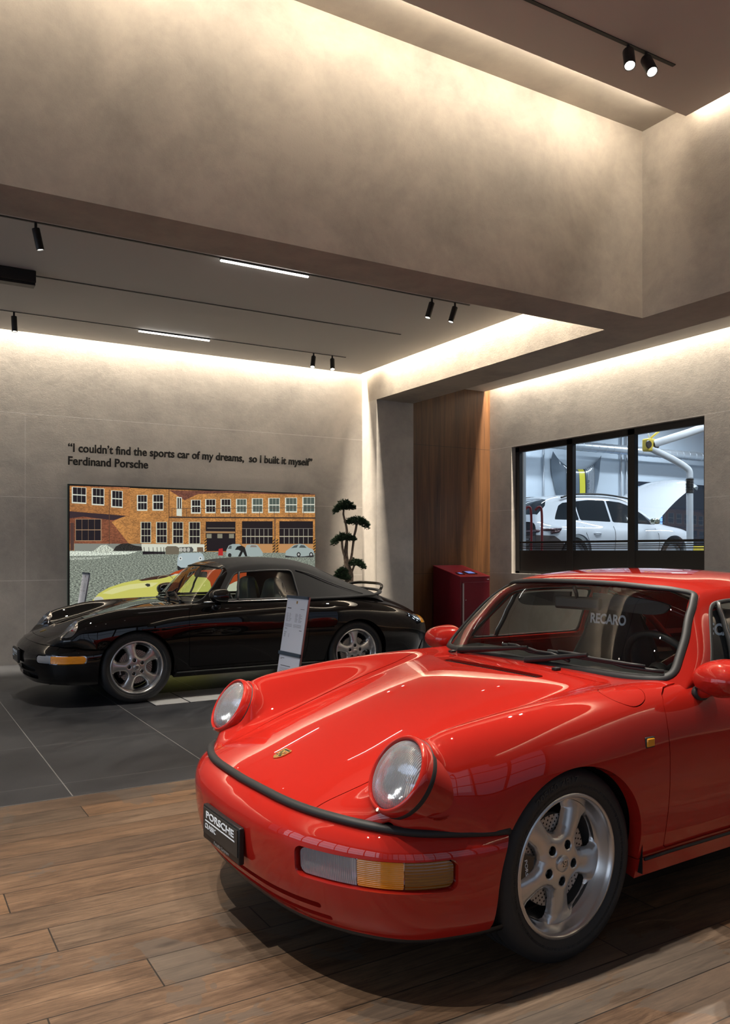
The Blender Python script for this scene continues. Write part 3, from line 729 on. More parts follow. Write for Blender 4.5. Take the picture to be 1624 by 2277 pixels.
C_SOFT = [r[:] for r in C_COUPE[:4]] + [
 [(1.06,0,1.272),(1.06,.22,1.268),(1.07,.37,1.255),(1.08,.455,1.240),(1.09,.515,1.215),(1.10,.560,1.170),(1.11,.635,1.02),(1.12,.712,.868)],
 row(1.35,(0,1.290),(.22,1.286),(.37,1.274),(.46,1.258),(.525,1.232),(.568,1.185),(.64,1.02),(.712,.868)),
 row(1.68,(0,1.280),(.22,1.275),(.37,1.262),(.455,1.243),(.52,1.212),(.567,1.165),(.64,1.01),(.712,.870)),
 row(1.92,(0,1.225),(.22,1.220),(.37,1.203),(.45,1.180),(.51,1.148),(.56,1.10),(.64,.98),(.71,.875)),
 row(2.16,(0,1.125),(.22,1.12),(.37,1.10),(.45,1.078),(.51,1.045),(.56,1.01),(.64,.935),(.70,.88)),
 row(2.42,(0,1.02),(.22,1.015),(.36,1.0),(.44,.98),(.50,.955),(.55,.93),(.61,.90),(.66,.87)),
 row(2.62,(0,.955),(.22,.95),(.36,.935),(.44,.915),(.50,.895),(.54,.875),(.58,.86),(.61,.84)),
 row(2.74,(0,.90),(.22,.895),(.36,.88),(.43,.86),(.48,.84),(.52,.82),(.55,.80),(.58,.79))]
# plan line along which bumper and body meet, nose centre to front wheel
STRIP = [(-.81,0,.548),(-.805,.15,.548),(-.793,.29,.545),(-.768,.41,.542),(-.728,.52,.539),(-.685,.60,.535),(-.63,.672,.530),(-.56,.722,.522),(-.46,.757,.514),(-.35,.782,.505),(-.22,.80,.498)]
def strip_z(x): return np.interp(x, [-.81, -.46, -.22], [.548, .514, .498])
class Sweep:
    """bumper skin: profile (outward offset, height) swept round the nose"""
    def __init__(s, prof_c, prof_s, path=STRIP):
        half = smoothpath(path, 10); P = [(x, -y, z) for x, y, z in half[::-1]] + half[1:]
        P = np.array(P); d = np.concatenate([[0], np.cumsum(np.linalg.norm(np.diff(P[:, :2], axis=0), axis=1))]); s.L = d[-1]
        s.t = np.linspace(-s.L/2, s.L/2, 400); s.P = np.stack([np.interp(s.t+s.L/2, d, P[:, k]) for k in range(3)], 1)
        for _ in range(12): s.P[1:-1] = (s.P[:-2]+2*s.P[1:-1]+s.P[2:])/4
        T = np.gradient(s.P[:, :2], axis=0); T /= np.linalg.norm(T, axis=1, keepdims=True); s.N = np.stack([-T[:, 1], T[:, 0]], 1)
        s.pc, s.ps = np.array(prof_c, float), np.array(prof_s, float)
    def prof(s, q):
        """smooth profile values at parameter array q"""
        a = np.array(smoothpath([(o, z, 0) for o, z in s.pc], 12))[:, :2]; b = np.array(smoothpath([(o, z, 0) for o, z in s.ps], 12))[:, :2]
        i = q*(len(a)-1); k = np.arange(len(a))
        return np.stack([np.interp(i, k, a[:, j]) for j in (0, 1)], 1), np.stack([np.interp(i, k, b[:, j]) for j in (0, 1)], 1)
    def mesh(s, t, q, off=0.0):
        t = np.asarray(t, float); q = np.asarray(q, float); A, B = s.prof(q); X = np.zeros((len(t), len(q), 3))
        for i, tt in enumerate(t):
            w_ = min(1, abs(tt)/(s.L/2)); w_ = w_**2.2
            px = np.array([np.interp(tt, s.t, s.P[:, k]) for k in range(3)]); n = np.array([np.interp(tt, s.t, s.N[:, k]) for k in range(2)])
            o = A[:, 0]*(1-w_)+B[:, 0]*w_+off; z = A[:, 1]*(1-w_)+B[:, 1]*w_ + px[2] - .548 + w_*.05
            X[i, :, 0] = px[0]+n[0]*o; X[i, :, 1] = px[1]+n[1]*o; X[i, :, 2] = z
        Xu = np.gradient(X, axis=0); Xv = np.gradient(X, axis=1); N = np.cross(Xu, Xv); N /= np.maximum(np.linalg.norm(N, axis=2, keepdims=True), 1e-9)
        TQ = np.stack(np.meshgrid(t, q, indexing='ij'), 2); V = np.concatenate([X, N, TQ], 2).reshape(-1, 8)
        i, j = np.meshgrid(np.arange(len(t)-1), np.arange(len(q)-1), indexing='ij'); a = (i*len(q)+j).ravel(); nq = len(q)
        return V, [tuple(f) for f in np.stack([a, a+nq, a+nq+1, a+1], 1).tolist()]

def half_poly(pts):
    """closed symmetric polygon in (x, y) from points with y>=0"""
    return [(x, y) for x, y in pts] + [(x, -y) for x, y in pts[::-1] if y > 1e-6]
def vertex_normals(V, F):
    Fa = np.array(F); P = V[:, :3]; N = np.zeros_like(P)
    fn = np.cross(P[Fa[:, 2]]-P[Fa[:, 0]], P[Fa[:, 3]]-P[Fa[:, 1]])
    for c in range(4): np.add.at(N, Fa[:, c], fn)
    return N/np.maximum(np.linalg.norm(N, axis=1, keepdims=True), 1e-12)
def blend_headlamps(V, F, c0, n0, R=.1315, a0=-.014, kk=.022):
    """grow the front wings into round lamp pods"""
    n0 = np.array(n0)/np.linalg.norm(n0); V = V.copy()
    dy = np.abs(np.abs(V[:, 1])-c0[1]); hgt = np.sqrt(np.maximum(R*R-dy*dy, 0))
    x = V[:, 0]; dx = x-c0[0]
    # height of the tilted cylinder above this plan position, and of its front plane
    zt = c0[2] + (hgt + dx*n0[2])/(-n0[0])*1.0
    zt = c0[2] + (hgt - dx*(-n0[2]))/(-n0[0]) if False else c0[2] + (hgt - dx*n0[2]*1.0)/abs(n0[0])
    zp = c0[2] + (a0 - dx*n0[0])/n0[2]
    zc = np.minimum(zt, zp); zc = np.where(dy < R, zc, -9)
    a = V[:, 2]; m = np.maximum(a, zc); h = np.maximum(kk-np.abs(a-zc), 0)/kk; sm = m + h*h*kk*.25
    cv = np.abs(V[:, 7]-11); wt = np.clip((6.75-cv)/.9, 0, 1); wt = wt*wt*(3-2*wt); sm = a+(sm-a)*wt
    ok = (dy < R+.02) & (x > -.78) & (x < -.2) & (V[:, 2] > .48)
    V[:, 2] = np.where(ok, sm, a); V[:, 3:6] = vertex_normals(V, F); return V
def build_car(sp):
    red = sp['kind'] == 'red'
    car = empty(sp['name'], sp['loc'], sp['label'], 'car', rz=sp.get('rz', 0))
    paint = M_red if red else M_blk
    wd = 0 if red else .022
    rows = [list(r) for r in F_ROWS] + rear_rows(wd)
    if not red:      # lower, more laid back front wings of the later body
        def sc(r, f): return [(x, y, z) for (x, y, z) in (f(*p) for p in r)]
        rows[1] = sc(rows[1], lambda x, y, z: (x, y, z+(.012 if y > .5 else .0)))
        rows[2] = sc(rows[2], lambda x, y, z: (x, y, z-(.022 if .53 < y < .75 else -.006)))
        rows[3] = sc(rows[3], lambda x, y, z: (x, y, z-(.030 if .53 < y < .76 else -.004)))
        rows[4] = sc(rows[4], lambda x, y, z: (x, y, z-(.016 if .53 < y < .76 else -.003)))
    body = Surf(rows, 2)
    V, F = body.grid(300, 190)
    if red: V = blend_headlamps(V, F, (-.590, .655, .673), (-.86, 0, .51))
    ax, az, AR = 0.0, .315, .338
    rx, RR = sp['wb'], .345
    P = V
    def arch(V, cx, r, side=.50):
        d = np.hypot(V[:, 0]-cx, (V[:, 2]-az)*1.0)-r
        d = np.where(V[:, 2] < az, np.abs(V[:, 0]-cx)-r, d)
        return np.where(np.abs(V[:, 1]) > side, d, 1.0)
    M = (V, F)
    M, _ = clip(M, arch(M[0], ax, AR), lips=.05)
    M, _ = clip(M, arch(M[0], rx, RR), lips=.06)
    # cabin opening
    cab = half_poly([(.53, 0), (.535, .22), (.552, .42), (.585, .56), (.63, .645), (.68, .675), (1.7, .675), (2.1, .64), (2.4, .54), (2.55, .36), (2.6, 0)])
    f = sdf_poly(M[0][:, 0], M[0][:, 1], cab); f = np.where(M[0][:, 2] > .75, f, 1.0)
    M, _ = clip(M, f, lips=.03)
    # meeting line with the bumper
    x, y, z = M[0][:, 0], M[0][:, 1], M[0][:, 2]
    M, cutb = clip(M, np.where(x < -.15, z-strip_z(x)+.002, 1.0), lips=.03)
    # sill line
    x, y, z = M[0][:, 0], M[0][:, 1], M[0][:, 2]
    sillz = .272 if red else .245
    fs = np.where((x > .2) & (x < sp['wb']-.2) & (np.abs(y) > .5), z-sillz, 1.0)
    sill, _ = clip(M, -fs-.002 + (fs > .9)*-5, lips=.02)
    M, _ = clip(M, fs-.002, lips=.02)
    for s_ in (-1, 1): sp1, _ = clip(sill, s_*sill[0][:, 1]); mkM('sill_panel', sp1, paint, car)
    # bonnet
    hx = [(-.90, 0), (-.90, .15), (-.90, .30), (-.86, .415), (-.74, .430), (-.55, .457), (-.3, .482), (0, .508), (.2, .535), (.33, .585), (.39, .60), (.425, .56), (.425, .40), (.415, .2), (.41, 0)]
    if not red: hx = [(-.735, 0), (-.73, .15), (-.712, .28), (-.68, .385), (-.5, .45), (-.3, .482), (0, .508), (.2, .535), (.33, .585), (.39, .60), (.425, .56), (.425, .40), (.415, .2), (.41, 0)]
    hp = half_poly([(p[0], p[1]) for p in smoothpath([(a, b, 0) for a, b in hx], 3)])
    def hf(V):
        d = sdf_poly(V[:, 0], V[:, 1], hp); return np.where(V[:, 2] > .5, d, 1.0)
    hood, _ = clip(M, -hf(M[0])-.0018, lips=.016)
    M, _ = clip(M, hf(M[0])-.0018, lips=.016)
    if red:          # grille opening near the rear edge of the bonnet
        vt = half_poly([(.288, 0), (.292, .15), (.305, .305), (.345, .32), (.338, .15), (.336, 0)])
        hood, _ = clip(hood, sdf_poly(hood[0][:, 0], hood[0][:, 1], vt), lips=.02)
    mkM('bonnet', hood, paint, car)
    # doors
    dp = [(.478, .285), (.474, .55), (.474, .74), (.482, .800), (.505, .832), (.545, .850), (.60, .856), (.64, .8565), (1.66, .8565), (1.685, .80), (1.70, .60), (1.69, .45), (1.66, .285)]
    def df(V, s): return np.where(V[:, 1]*s > .5, np.maximum(sdf_poly(V[:, 0], V[:, 2], dp), -9), 1.0)
    for s_, nm in ((-1, 'near side'), (1, 'far side')):
        d, _ = clip(M, -df(M[0], s_)-.0018, lips=.016)
        M, _ = clip(M, df(M[0], s_)-.0018, lips=.016)
        dr = mkM('door', d, paint, car)
        if s_ == -1 or True:
            hb = MB(); 
            hb.box(1.46, 1.60, s_*.806-.004, s_*.806+.012*1, .742, .766); hb.build('door_handle', paint, dr, bevel=.005)
    # fuel flap line and headlamp openings
    if red:
        fl = [(.27, -.655), (.33, -.635), (.40, -.655), (.435, -.705), (.405, -.752), (.33, -.766), (.265, -.742), (.245, -.70)]
        fl = [(p[0], p[1]) for p in smoothpath([(a, b, 0) for a, b in fl], 5, True)]
        d = np.where(M[0][:, 2] > .6, sdf_poly(M[0][:, 0], M[0][:, 1], fl), 1.0)
        fm, _ = clip(M, -d-.0012, lips=.01); M, _ = clip(M, d-.0012, lips=.01)
        mkM('fuel_flap', fm, paint, car)
        hc, hn, hr = (-.590, .655, .673), (-.86, .0, .51), .117
    else:
        hc, hn, hr = (-.560, .655, .672), (-.74, .0, .67), .100
    axis = np.array(hn)/np.linalg.norm(hn)
    for s_ in (-1, 1):
        c = np.array([hc[0], s_*hc[1], hc[2]])
        def cyl(V):
            d = V[:, :3]-c; a = d@axis; r = np.linalg.norm(d-a[:, None]*axis, axis=1)
            return np.where(np.abs(a) < .16, r-hr, 1.0)
        lensM, _ = clip(M, -cyl(M[0])-.001)
        M, cl = clip(M, cyl(M[0]), lips=.05)
        N_ = Vector(axis); mm = rot_to(N_, Vector(c))
        # local frame: Z = lamp axis, X = sideways, Y = up
        zx = Vector((0, -1, 0)); zy = N_.cross(zx).normalized(); mm = basis(zx, zy, N_, c)
        if red:
            R0 = MB(); ring = [(.124, -.12), (.1255, -.02), (.1255, .006), (.1235, .020), (.1175, .0275), (.1125, .0268), (.1100, .021), (.1095, .008)]
            R0.lathe(ring[::-1], 72, M=mm); h_ = R0.build('headlamp', M_red, car, smooth=True, angle=60)
            MB().lathe([(.1250, -.030), (.1264, -.018), (.1266, -.012), (.1245, -.008)][::-1], 72, M=mm).build('rubber_gasket', M_rubber, h_, smooth=True)
            rb = [(.012, -.070), (.04, -.066), (.080, -.048), (.104, -.015), (.109, .006)]
            MB().lathe(rb[::-1], 64, M=mm).build('reflector', M_reflector, h_, smooth=True)
            gl = [(.1098, .014)] + [(.109*math.cos(t), .012+.036*math.sin(t)) for t in np.linspace(.12, PI/2-.01, 14)]
            lm = MB().lathe(gl, 72).build('headlamp_lens', M_headglass, h_, smooth=True); lm.matrix_local = mm
            MB().lathe([(0, -.02), (.012, -.024), (.016, -.045), (.010, -.07)][::-1], 24, M=mm).build('bulb_shield', M_chrome, h_, smooth=True)
            MB().tube([tuple(mm @ Vector((0, -.119, .02))), tuple(mm @ Vector((0, -.119, .03)))], .006, 12).build('trim_screw', M_chrome, h_, smooth=True, angle=40)
        else:
            h_ = mkM('headlamp', lensM, M_clearlens, car)
            mb = MB(); rb = [(.0, -.11), (.05, -.10), (.085, -.075), (.099, -.04), (.1, -.0)]
            mb.lathe(rb[::-1], 48, M=mm); mb.build('reflector', M_reflector, h_, smooth=True)
            m2 = mm @ Matrix.Translation((.0, .03, -.03)); MB().lathe([(0, .012), (.02, .009), (.032, -.002), (.034, -.03)][::-1], 32, M=m2).build('projector_lens', M_chrome, h_, smooth=True)
            m2 = mm @ Matrix.Translation((.0, -.045, -.045)); MB().lathe([(0, .01), (.015, .008), (.024, -.002), (.026, -.03)][::-1], 32, M=m2).build('projector_lens', M_chrome, h_, smooth=True)
    shell = mkM('body_shell', M, paint, car)
    # underbody and wheel wells
    u = MB(); u.box(-.70, 3.15, -.56, .56, .19, .24); u.box(-.55, .45, -.58, .58, .24, .52); u.box(.45, 3.0, -.70, .70, .20, .26)
    u.box(-.36, .36, -.60, .60, .20, .60); u.box(rx-.36, rx+.36, -.58, .58, .2, .74); u.build('underbody', M_dark, car)
    for cx in (0, rx):
        for s_ in (-1, 1):
            mb = MB(); n = 24; r = .352; V1 = []; F1 = []
            for i in range(n+3):
                a = PI*(1 - (i-1)/n); px_, pz_ = (cx+r*math.cos(a), az+r*math.sin(a)) if 0 < i < n+2 else (cx-r if i == 0 else cx+r, .22)
                for yy in (.50, .785+wd*(cx > 1)): V1.append((px_, s_*yy, pz_))
            for i in range(n+2): F1.append((2*i, 2*i+1, 2*i+3, 2*i+2))
            mb.add(V1, F1); mb.build('wheel_well_liner', M_dark, car)
    # ------------------------------------------------ front bumper
    if red:
        pc = [(.0, .545), (.022, .532), (.052, .512), (.074, .485), (.084, .45), (.084, .40), (.078, .34), (.066, .285), (.045, .235), (.015, .198)]
        ps = [(.0, .498), (.008, .488), (.018, .472), (.024, .45), (.024, .42), (.022, .37), (.016, .32), (.008, .27), (-.004, .225), (-.02, .195)]
    else:
        pc = [(.0, .545), (.020, .527), (.046, .50), (.064, .470), (.072, .44), (.074, .40), (.066, .34), (.055, .285), (.035, .235), (.005, .195)]
        ps = [(.0, .498), (.003, .484), (.006, .465), (.008, .44), (.008, .41), (.006, .36), (.002, .31), (-.004, .265), (-.012, .225), (-.025, .20)]
    sw = Sweep(pc, ps)
    t = np.linspace(-sw.L/2, sw.L/2, 340); q = np.linspace(0, 1, 90)
    B = sw.mesh(t, q)
    B, _ = clip(B, arch(B[0], ax, AR), lips=.04)
    L2 = sw.L/2
    # lamp recess in (arc length, height)
    def rrect(V, t0, t1, z0, z1, r):
        cx_, cz = (t0+t1)/2, (z0+z1)/2; hw, hh = (t1-t0)/2-r, (z1-z0)/2-r
        dx = np.abs(V[:, 6]-cx_)-hw; dz = np.abs(V[:, 2]-cz)-hh
        return np.hypot(np.maximum(dx, 0), np.maximum(dz, 0))+np.minimum(np.maximum(dx, dz), 0)-r
    if red: T0, T1, Z0, Z1, cr = .425, .885, .360, .440, .024
    else: T0, T1, Z0, Z1, cr = .50, .93, .385, .448, .028
    lens_src = sw.mesh(np.linspace(-L2, L2, 420), np.linspace(0, 1, 90), -.016 if red else .001)
    for s_ in (-1, 1):
        a0, a1 = (T0, T1) if s_ > 0 else (-T1, -T0)
        B, _ = clip(B, rrect(B[0], a0-.008, a1+.008, Z0-.007, Z1+.007, cr), lips=.045)
        f0 = rrect(lens_src[0], a0, a1, Z0, Z1, cr)
        if red: segs = [('fog_lamp_lens', .0, .42, M_foglens), ('indicator_lens', .42, .70, M_amber), ('side_indicator_lens', .70, 1.0, M_amberdark)]
        else: segs = [('fog_lamp_lens', .0, .36, M_foglens), ('indicator_lens', .36, 1.0, M_amber)]
        base = None
        back, _ = clip(sw.mesh(np.linspace(-L2, L2, 240), np.linspace(0, 1, 50), -.05), -rrect(sw.mesh(np.linspace(-L2, L2, 240), np.linspace(0, 1, 50), -.05)[0], a0-.02, a1+.02, Z0-.02, Z1+.02, .03))
        base = mkM('front_lamp_cluster', back, M_reflector, car)
        for nm, p0, p1, mt in segs:
            u0, u1 = T0+(T1-T0)*p0+.0012, T0+(T1-T0)*p1-.0012
            if s_ < 0: u0, u1 = -u1, -u0
            ff = np.minimum(-f0, np.minimum(lens_src[0][:, 6]-u0, u1-lens_src[0][:, 6]))
            lm, _ = clip(lens_src, ff, lips=.012); mkM(nm, lm, mt, base)
    # intake slots below
    if red: slots = [(-.50, .50, .262, .280), (-.53, .53, .226, .243)]
    else: slots = [(-.46, .46, .300, .345), (-.48, .48, .235, .285)]
    for a0, a1, z0, z1 in slots:
        B, _ = clip(B, rrect(B[0], a0, a1, z0, z1, (z1-z0)*.45), lips=.04)
    inner = sw.mesh(np.linspace(-.58, .58, 80), np.linspace(.45, 1, 20), -.042); mkM('intake_liner', inner, M_dark, car)
    bo = mkM('front_bumper', B, paint, car)
    if red:
        lip = sw.mesh(np.linspace(-L2+.06, L2-.06, 160), np.linspace(.95, 1, 4), 0.0)
        W = lip[0].reshape(160, 4, 8); top = W[:, 3, :3]; out = []
        V_ = []; F_ = []
        for i in range(160):
            p = top[i]; n = W[i, 3, 3:6]; 
            V_ += [tuple(p+np.array([0, 0, .004])), tuple(p+np.array([0, 0, -.006])), (p[0]*.985, p[1]*.985, p[2]-.020), (p[0]*.95, p[1]*.94, p[2]-.018)]
        for i in range(159):
            for k_ in range(3): F_.append((4*i+k_, 4*i+4+k_, 4*i+5+k_, 4*i+1+k_))
        mk('chin_spoiler', V_, F_, M_blackplastic, bo, True)
        # black rubber strip on the seam
        st = [(x, y, z) for x, y, z in zip(sw.P[:, 0], sw.P[:, 1], sw.P[:, 2])]
        off = np.concatenate([sw.P[:, :2]+sw.N*.012, (sw.P[:, 2:3]-.004)], 1)
        keep = [tuple(p) for p in off[::3] if math.hypot(p[0], p[2]-az) > AR+.002]
        MB().tube(keep, .0165, 12, flat=.8, up=(0, 0, 1)).build('bumper_rubber_strip', M_rubber, bo, smooth=True)
    # sill rubber line
    for s_ in (-1, 1):
        pts = [(x_, s_*interp([.36, .5, 1.3, 1.9], [.788, .783, .779, .79], x_), sillz) for x_ in np.linspace(.36, rx-.36, 16)]
        MB().tube(pts, .006, 8).build('sill_rubber_line', M_rubber, car, smooth=True)
    # side repeater
    if red:
        for s_ in (-1, 1):
            o = MB().box(.345, .385, s_*.803-.010, s_*.803+.010, .672, .702).build('side_indicator', pbr('amber_solid', (.75, .30, .01), .15, coat=1), car, bevel=.004)
            MB().box(.341, .389, s_*.799-.010, s_*.799+.010, .668, .706).build('side_indicator_base', M_rubber, o, bevel=.003)
    # ------------------------------------------------ greenhouse
    crow = [[(x_, min(y_*1.045+(.012 if y_ > .5 and i_ < 3 else 0), .742 if j_ < 7 else .738), z_-(.040 if j_ == 7 else 0)-(.024 if i_ == 0 else 0)) for j_, (x_, y_, z_) in enumerate(r_)] for i_, r_ in enumerate(C_COUPE)]
    can = Surf(crow if red else C_SOFT, 2); G = can.grid(230, 190)
    cc = (can.C-1)/2
    def vcol(V): return np.abs(V[:, 7]-cc)
    wsp = half_poly([(.877, 0), (.874, .3), (.869, .50), (.872, .625), (.90, .650), (1.02, .612), (1.13, .562), (1.178, .520), (1.195, .44), (1.208, .25), (1.211, 0)])
    if red: wsp = half_poly([(.872, 0), (.870, .3), (.866, .53), (.868, .665), (.885, .690), (1.02, .652), (1.13, .600), (1.182, .560), (1.200, .48), (1.214, .25), (1.217, 0)])
    def fw(V):
        d = sdf_poly(V[:, 2], V[:, 1], wsp); return np.where((V[:, 6] < 3.5) & (vcol(V) < 5.1), d, 1.0)
    ws, _ = clip(G, -fw(G[0])); G, cutw = clip(G, fw(G[0]))
    WW = G[0].copy()
    glass = mkM('windscreen', ws, M_glass, car, shift=-.004)
    seal_along(MB_ := MB(), WW, cutw, (.034 if red else .016), .0085 if red else .006, smooth=6)
    MB_.build('windscreen_seal', M_rubber, glass, smooth=True)
    if red:
        rw = half_poly([(2.02, 0), (2.02, .25), (2.05, .40), (2.10, .455), (2.3, .44), (2.48, .405), (2.54, .36), (2.58, .22), (2.59, 0)])
        fr_ = lambda V: np.where((V[:, 6] > 5.8) & (vcol(V) < 5.2), sdf_poly(V[:, 0], V[:, 1], rw), 1.0)
    else:
        rw = half_poly([(1.92, 0), (1.92, .25), (1.95, .36), (2.0, .39), (2.2, .39), (2.34, .36), (2.38, .25), (2.39, 0)])
        fr_ = lambda V: np.where((V[:, 6] > 5.8) & (vcol(V) < 5.2), sdf_poly(V[:, 0], V[:, 1], rw), 1.0)
    rg, _ = clip(G, -fr_(G[0])); G, cutr = clip(G, fr_(G[0])); WW = G[0].copy()
    rgo = mkM('rear_window', rg, M_glass, car, shift=-.004); seal_along(MB_ := MB(), WW, cutr, .024, .006, smooth=6); MB_.build('rear_window_seal', M_rubber, rgo, smooth=True)
    if red: polys = [[(.815, .888), (.90, 1.01), (.985, 1.122), (1.01, 1.138), (1.10, 1.148), (1.40, 1.152), (1.60, 1.142), (1.615, .888)],
                     [(1.665, .888), (1.665, 1.120), (1.69, 1.130), (1.80, 1.108), (1.98, 1.035), (2.12, .95), (2.15, .91), (2.13, .888)]]
    else: polys = [[(.815, .888), (.90, 1.01), (.985, 1.125), (1.01, 1.140), (1.10, 1.152), (1.40, 1.165), (1.60, 1.160), (1.615, 1.15), (1.64, .888)]]
    for s_ in (-1, 1):
        first = True
        for poly in polys:
            fz = lambda V: np.where((V[:, 1]*s_ > .4) & (vcol(V) > 4.6), sdf_poly(V[:, 0], V[:, 2], poly), 1.0)
            sg, _ = clip(G, -fz(G[0])); G, cs_ = clip(G, fz(G[0]), lips=.015); WW = G[0].copy()
            so = mkM('side_window', sg, M_glass, car, shift=-.006); seal_along(MB_ := MB(), WW, cs_, .020, .006, smooth=5); MB_.build('side_window_seal', M_rubber, so, smooth=True)
            if first:
                # quarter-light divider
                A_, B_ = (.985, .885), (1.045, 1.145)
                def onside(x_, z_):
                    V = sg[0]; i = np.argmin(np.hypot(V[:, 0]-x_, V[:, 2]-z_)); return tuple(V[i, :3]+V[i, 3:6]*.004)
                pts = [onside(A_[0]+(B_[0]-A_[0])*t_, A_[1]+(B_[1]-A_[1])*t_) for t_ in np.linspace(0, 1, 8)]
                MB().tube(pts, .011, 8).build('quarter_light_bar', M_rubber, so, smooth=True)
                if red: MB().tube([(p[0]-.006, p[1]+s_*.010, p[2]) for p in pts], .003, 6).build('quarter_light_trim', M_chrome, so, smooth=True)
            first = False
    if red: mkM('roof', G, paint, car)
    else:
        # painted screen frame in front, cloth behind
        sp_ = lambda V: np.where(vcol(V) < 9, V[:, 0] - (.925 + np.clip(1.14-V[:, 2], 0, .3)*0 ), 1.0)
        fr = lambda V: (V[:, 0]-.93)-(V[:, 2]-1.14)*.70*(V[:, 2] < 1.14)
        a_, _ = clip(G, -fr(G[0])); b_, _ = clip(G, fr(G[0]))
        mkM('windscreen_frame', a_, paint, car)
        so = mkM('soft_top', b_, M_softtop, car)
        for s_ in (-1, 1):      # cloth hem, seam piping and belt moulding
            hem = [(x_, s_*y_, z_) for x_, y_, z_ in smoothpath([(1.66, .722, .872), (1.95, .716, .874), (2.15, .71, .876), (2.35, .685, .882), (2.52, .645, .888), (2.64, .58, .90), (2.73, .47, .915), (2.78, .30, .925), (2.80, 0, .93)], 8)]
            MB().tube(hem, .022, 8, flat=.7, up=(0, 0, 1)).build('hem', M_softtop, so, smooth=True)
            pip = [(x_, s_*y_, z_) for x_, y_, z_ in smoothpath([(1.66, .575, 1.160), (1.8, .585, 1.125), (2.0, .60, 1.045), (2.2, .61, .972), (2.42, .625, .905)], 8)]
            MB().tube(pip, .0055, 6).build('seam_piping', M_rubber, so, smooth=True)
            gut = [(x_, s_*y_, z_) for x_, y_, z_ in smoothpath([(.66, .715, .872), (.80, .700, .985), (.95, .60, 1.155), (1.1, .578, 1.18), (1.4, .583, 1.192), (1.63, .582, 1.178)], 8)]
            MB().tube([(.64, s_*.722, .874)]+[(x_, s_*.724, .874) for x_ in np.linspace(.8, 1.66, 8)], .007, 8).build('belt_moulding', pbr('satin_alu', (.45, .45, .45), .3, 1), car, smooth=True)
    # interior
    I = MB(); I.box(.50, 2.5, -.66, .66, .24, .27); I.box(.50, .56, -.66, .66, .25, .83)
    for s_ in (-1, 1): I.box(.56, 1.7, s_*.70-.02, s_*.70+.02, .25, .845)
    I.box(1.75, 2.45, -.60, .60, .26, .55); I.box(2.40, 2.45, -.56, .56, .5, .86)
    I.build('cabin_lining', M_red if red else M_dark, car) if red else I.build('cabin_lining', M_leather_blk, car)
    D = MB(); prof = [(.57, .855), (.66, .868), (.80, .872), (.90, .855), (.93, .80), (.90, .72), (.86, .60), (.57, .60)]
    D.prism([(x_, -.66, z_) for x_, z_ in prof], (0, 1.32, 0)); D.build('dashboard', M_leather_blk, car, bevel=.015)
    sx_ = 1.0
    W0 = rot_to((.90, 0, .42), (1.02, -.35, .83)); wb = [(.185*math.cos(a), .185*math.sin(a), 0) for a in np.linspace(0, 2*PI, 48, endpoint=False)]
    Vt, Ft = tube_vf([tuple(W0 @ Vector(p)) for p in wb], .016, 10, closed=True); sm = MB(); sm.add(Vt, Ft)
    for a in (0, 2*PI/3+.5, -2*PI/3-.5, PI): sm.tube([tuple(W0 @ Vector((.03*math.cos(a), .03*math.sin(a), -.02))), tuple(W0 @ Vector((.175*math.cos(a), .175*math.sin(a), 0)))], .013, 8)
    sm.lathe([(0, .0), (.045, -.004), (.055, -.02), (.05, -.05)][::-1], 24, M=W0); sm.tube([tuple(W0 @ Vector((0, 0, -.04))), tuple(W0 @ Vector((0, 0, -.25)))], .022, 10)
    sm.build('steering_wheel', M_leather_blk, car, smooth=True)
    for yy in (-.35, .35):
        st = Surf([[(x_, y_, z_) for x_, y_, z_ in r] for r in [
            [(1.16,0,.44),(1.16,.12,.45),(1.17,.20,.50),(1.17,.25,.50),(1.18,.27,.40)],
            [(1.10,0,.48),(1.10,.12,.49),(1.11,.20,.555),(1.12,.25,.56),(1.15,.275,.42)],
            [(1.30,0,.47),(1.30,.12,.48),(1.30,.20,.56),(1.30,.25,.56),(1.32,.28,.42)],
            [(1.46,0,.50),(1.455,.12,.51),(1.43,.20,.57),(1.43,.26,.57),(1.48,.28,.44)],
            [(1.475,0,.60),(1.465,.12,.61),(1.41,.20,.62),(1.42,.265,.63),(1.51,.28,.60)],
            [(1.485,0,.74),(1.475,.12,.74),(1.42,.20,.75),(1.44,.255,.755),(1.53,.27,.75)],
            [(1.49,0,.86),(1.485,.10,.86),(1.45,.155,.87),(1.46,.20,.865),(1.54,.21,.865)],
            [(1.475,0,.96),(1.475,.08,.96),(1.46,.125,.965),(1.47,.155,.965),(1.54,.165,.965)],
            [(1.485,0,1.055),(1.485,.07,1.055),(1.475,.11,1.05),(1.485,.135,1.04),(1.545,.14,1.03)],
            [(1.53,0,1.075),(1.53,.06,1.073),(1.53,.10,1.065),(1.54,.12,1.05),(1.56,.125,1.03)],
            [(1.58,0,1.04),(1.58,.06,1.04),(1.575,.10,1.03),(1.575,.12,1.02),(1.57,.13,1.0)],
            [(1.60,0,.80),(1.60,.10,.80),(1.59,.18,.80),(1.585,.22,.80),(1.57,.26,.80)],
            [(1.58,0,.45),(1.58,.12,.45),(1.57,.20,.45),(1.56,.24,.45),(1.54,.27,.45)]]], 1).grid(70, 50)
        st[0][:, 1] += yy; seat = mkM('seat', st, M_seat if red else M_leather, car)
        if red:
            text_obj('seat_lettering', 'RECARO', basis((0, -1, 0), (.10, 0, 1), (-1, 0, .10), (1.459, yy, .985)), .074, M_text, seat, sx=.86, bold=.0022)
            for s2 in (-1, 1): MB().box(1.37, 1.43, yy+s2*.235-.035, yy+s2*.235+.035, .60, .70).build('seat_bolster_patch', pbr('red_cloth', (.35, .01, .01), .8), seat, bevel=.015)
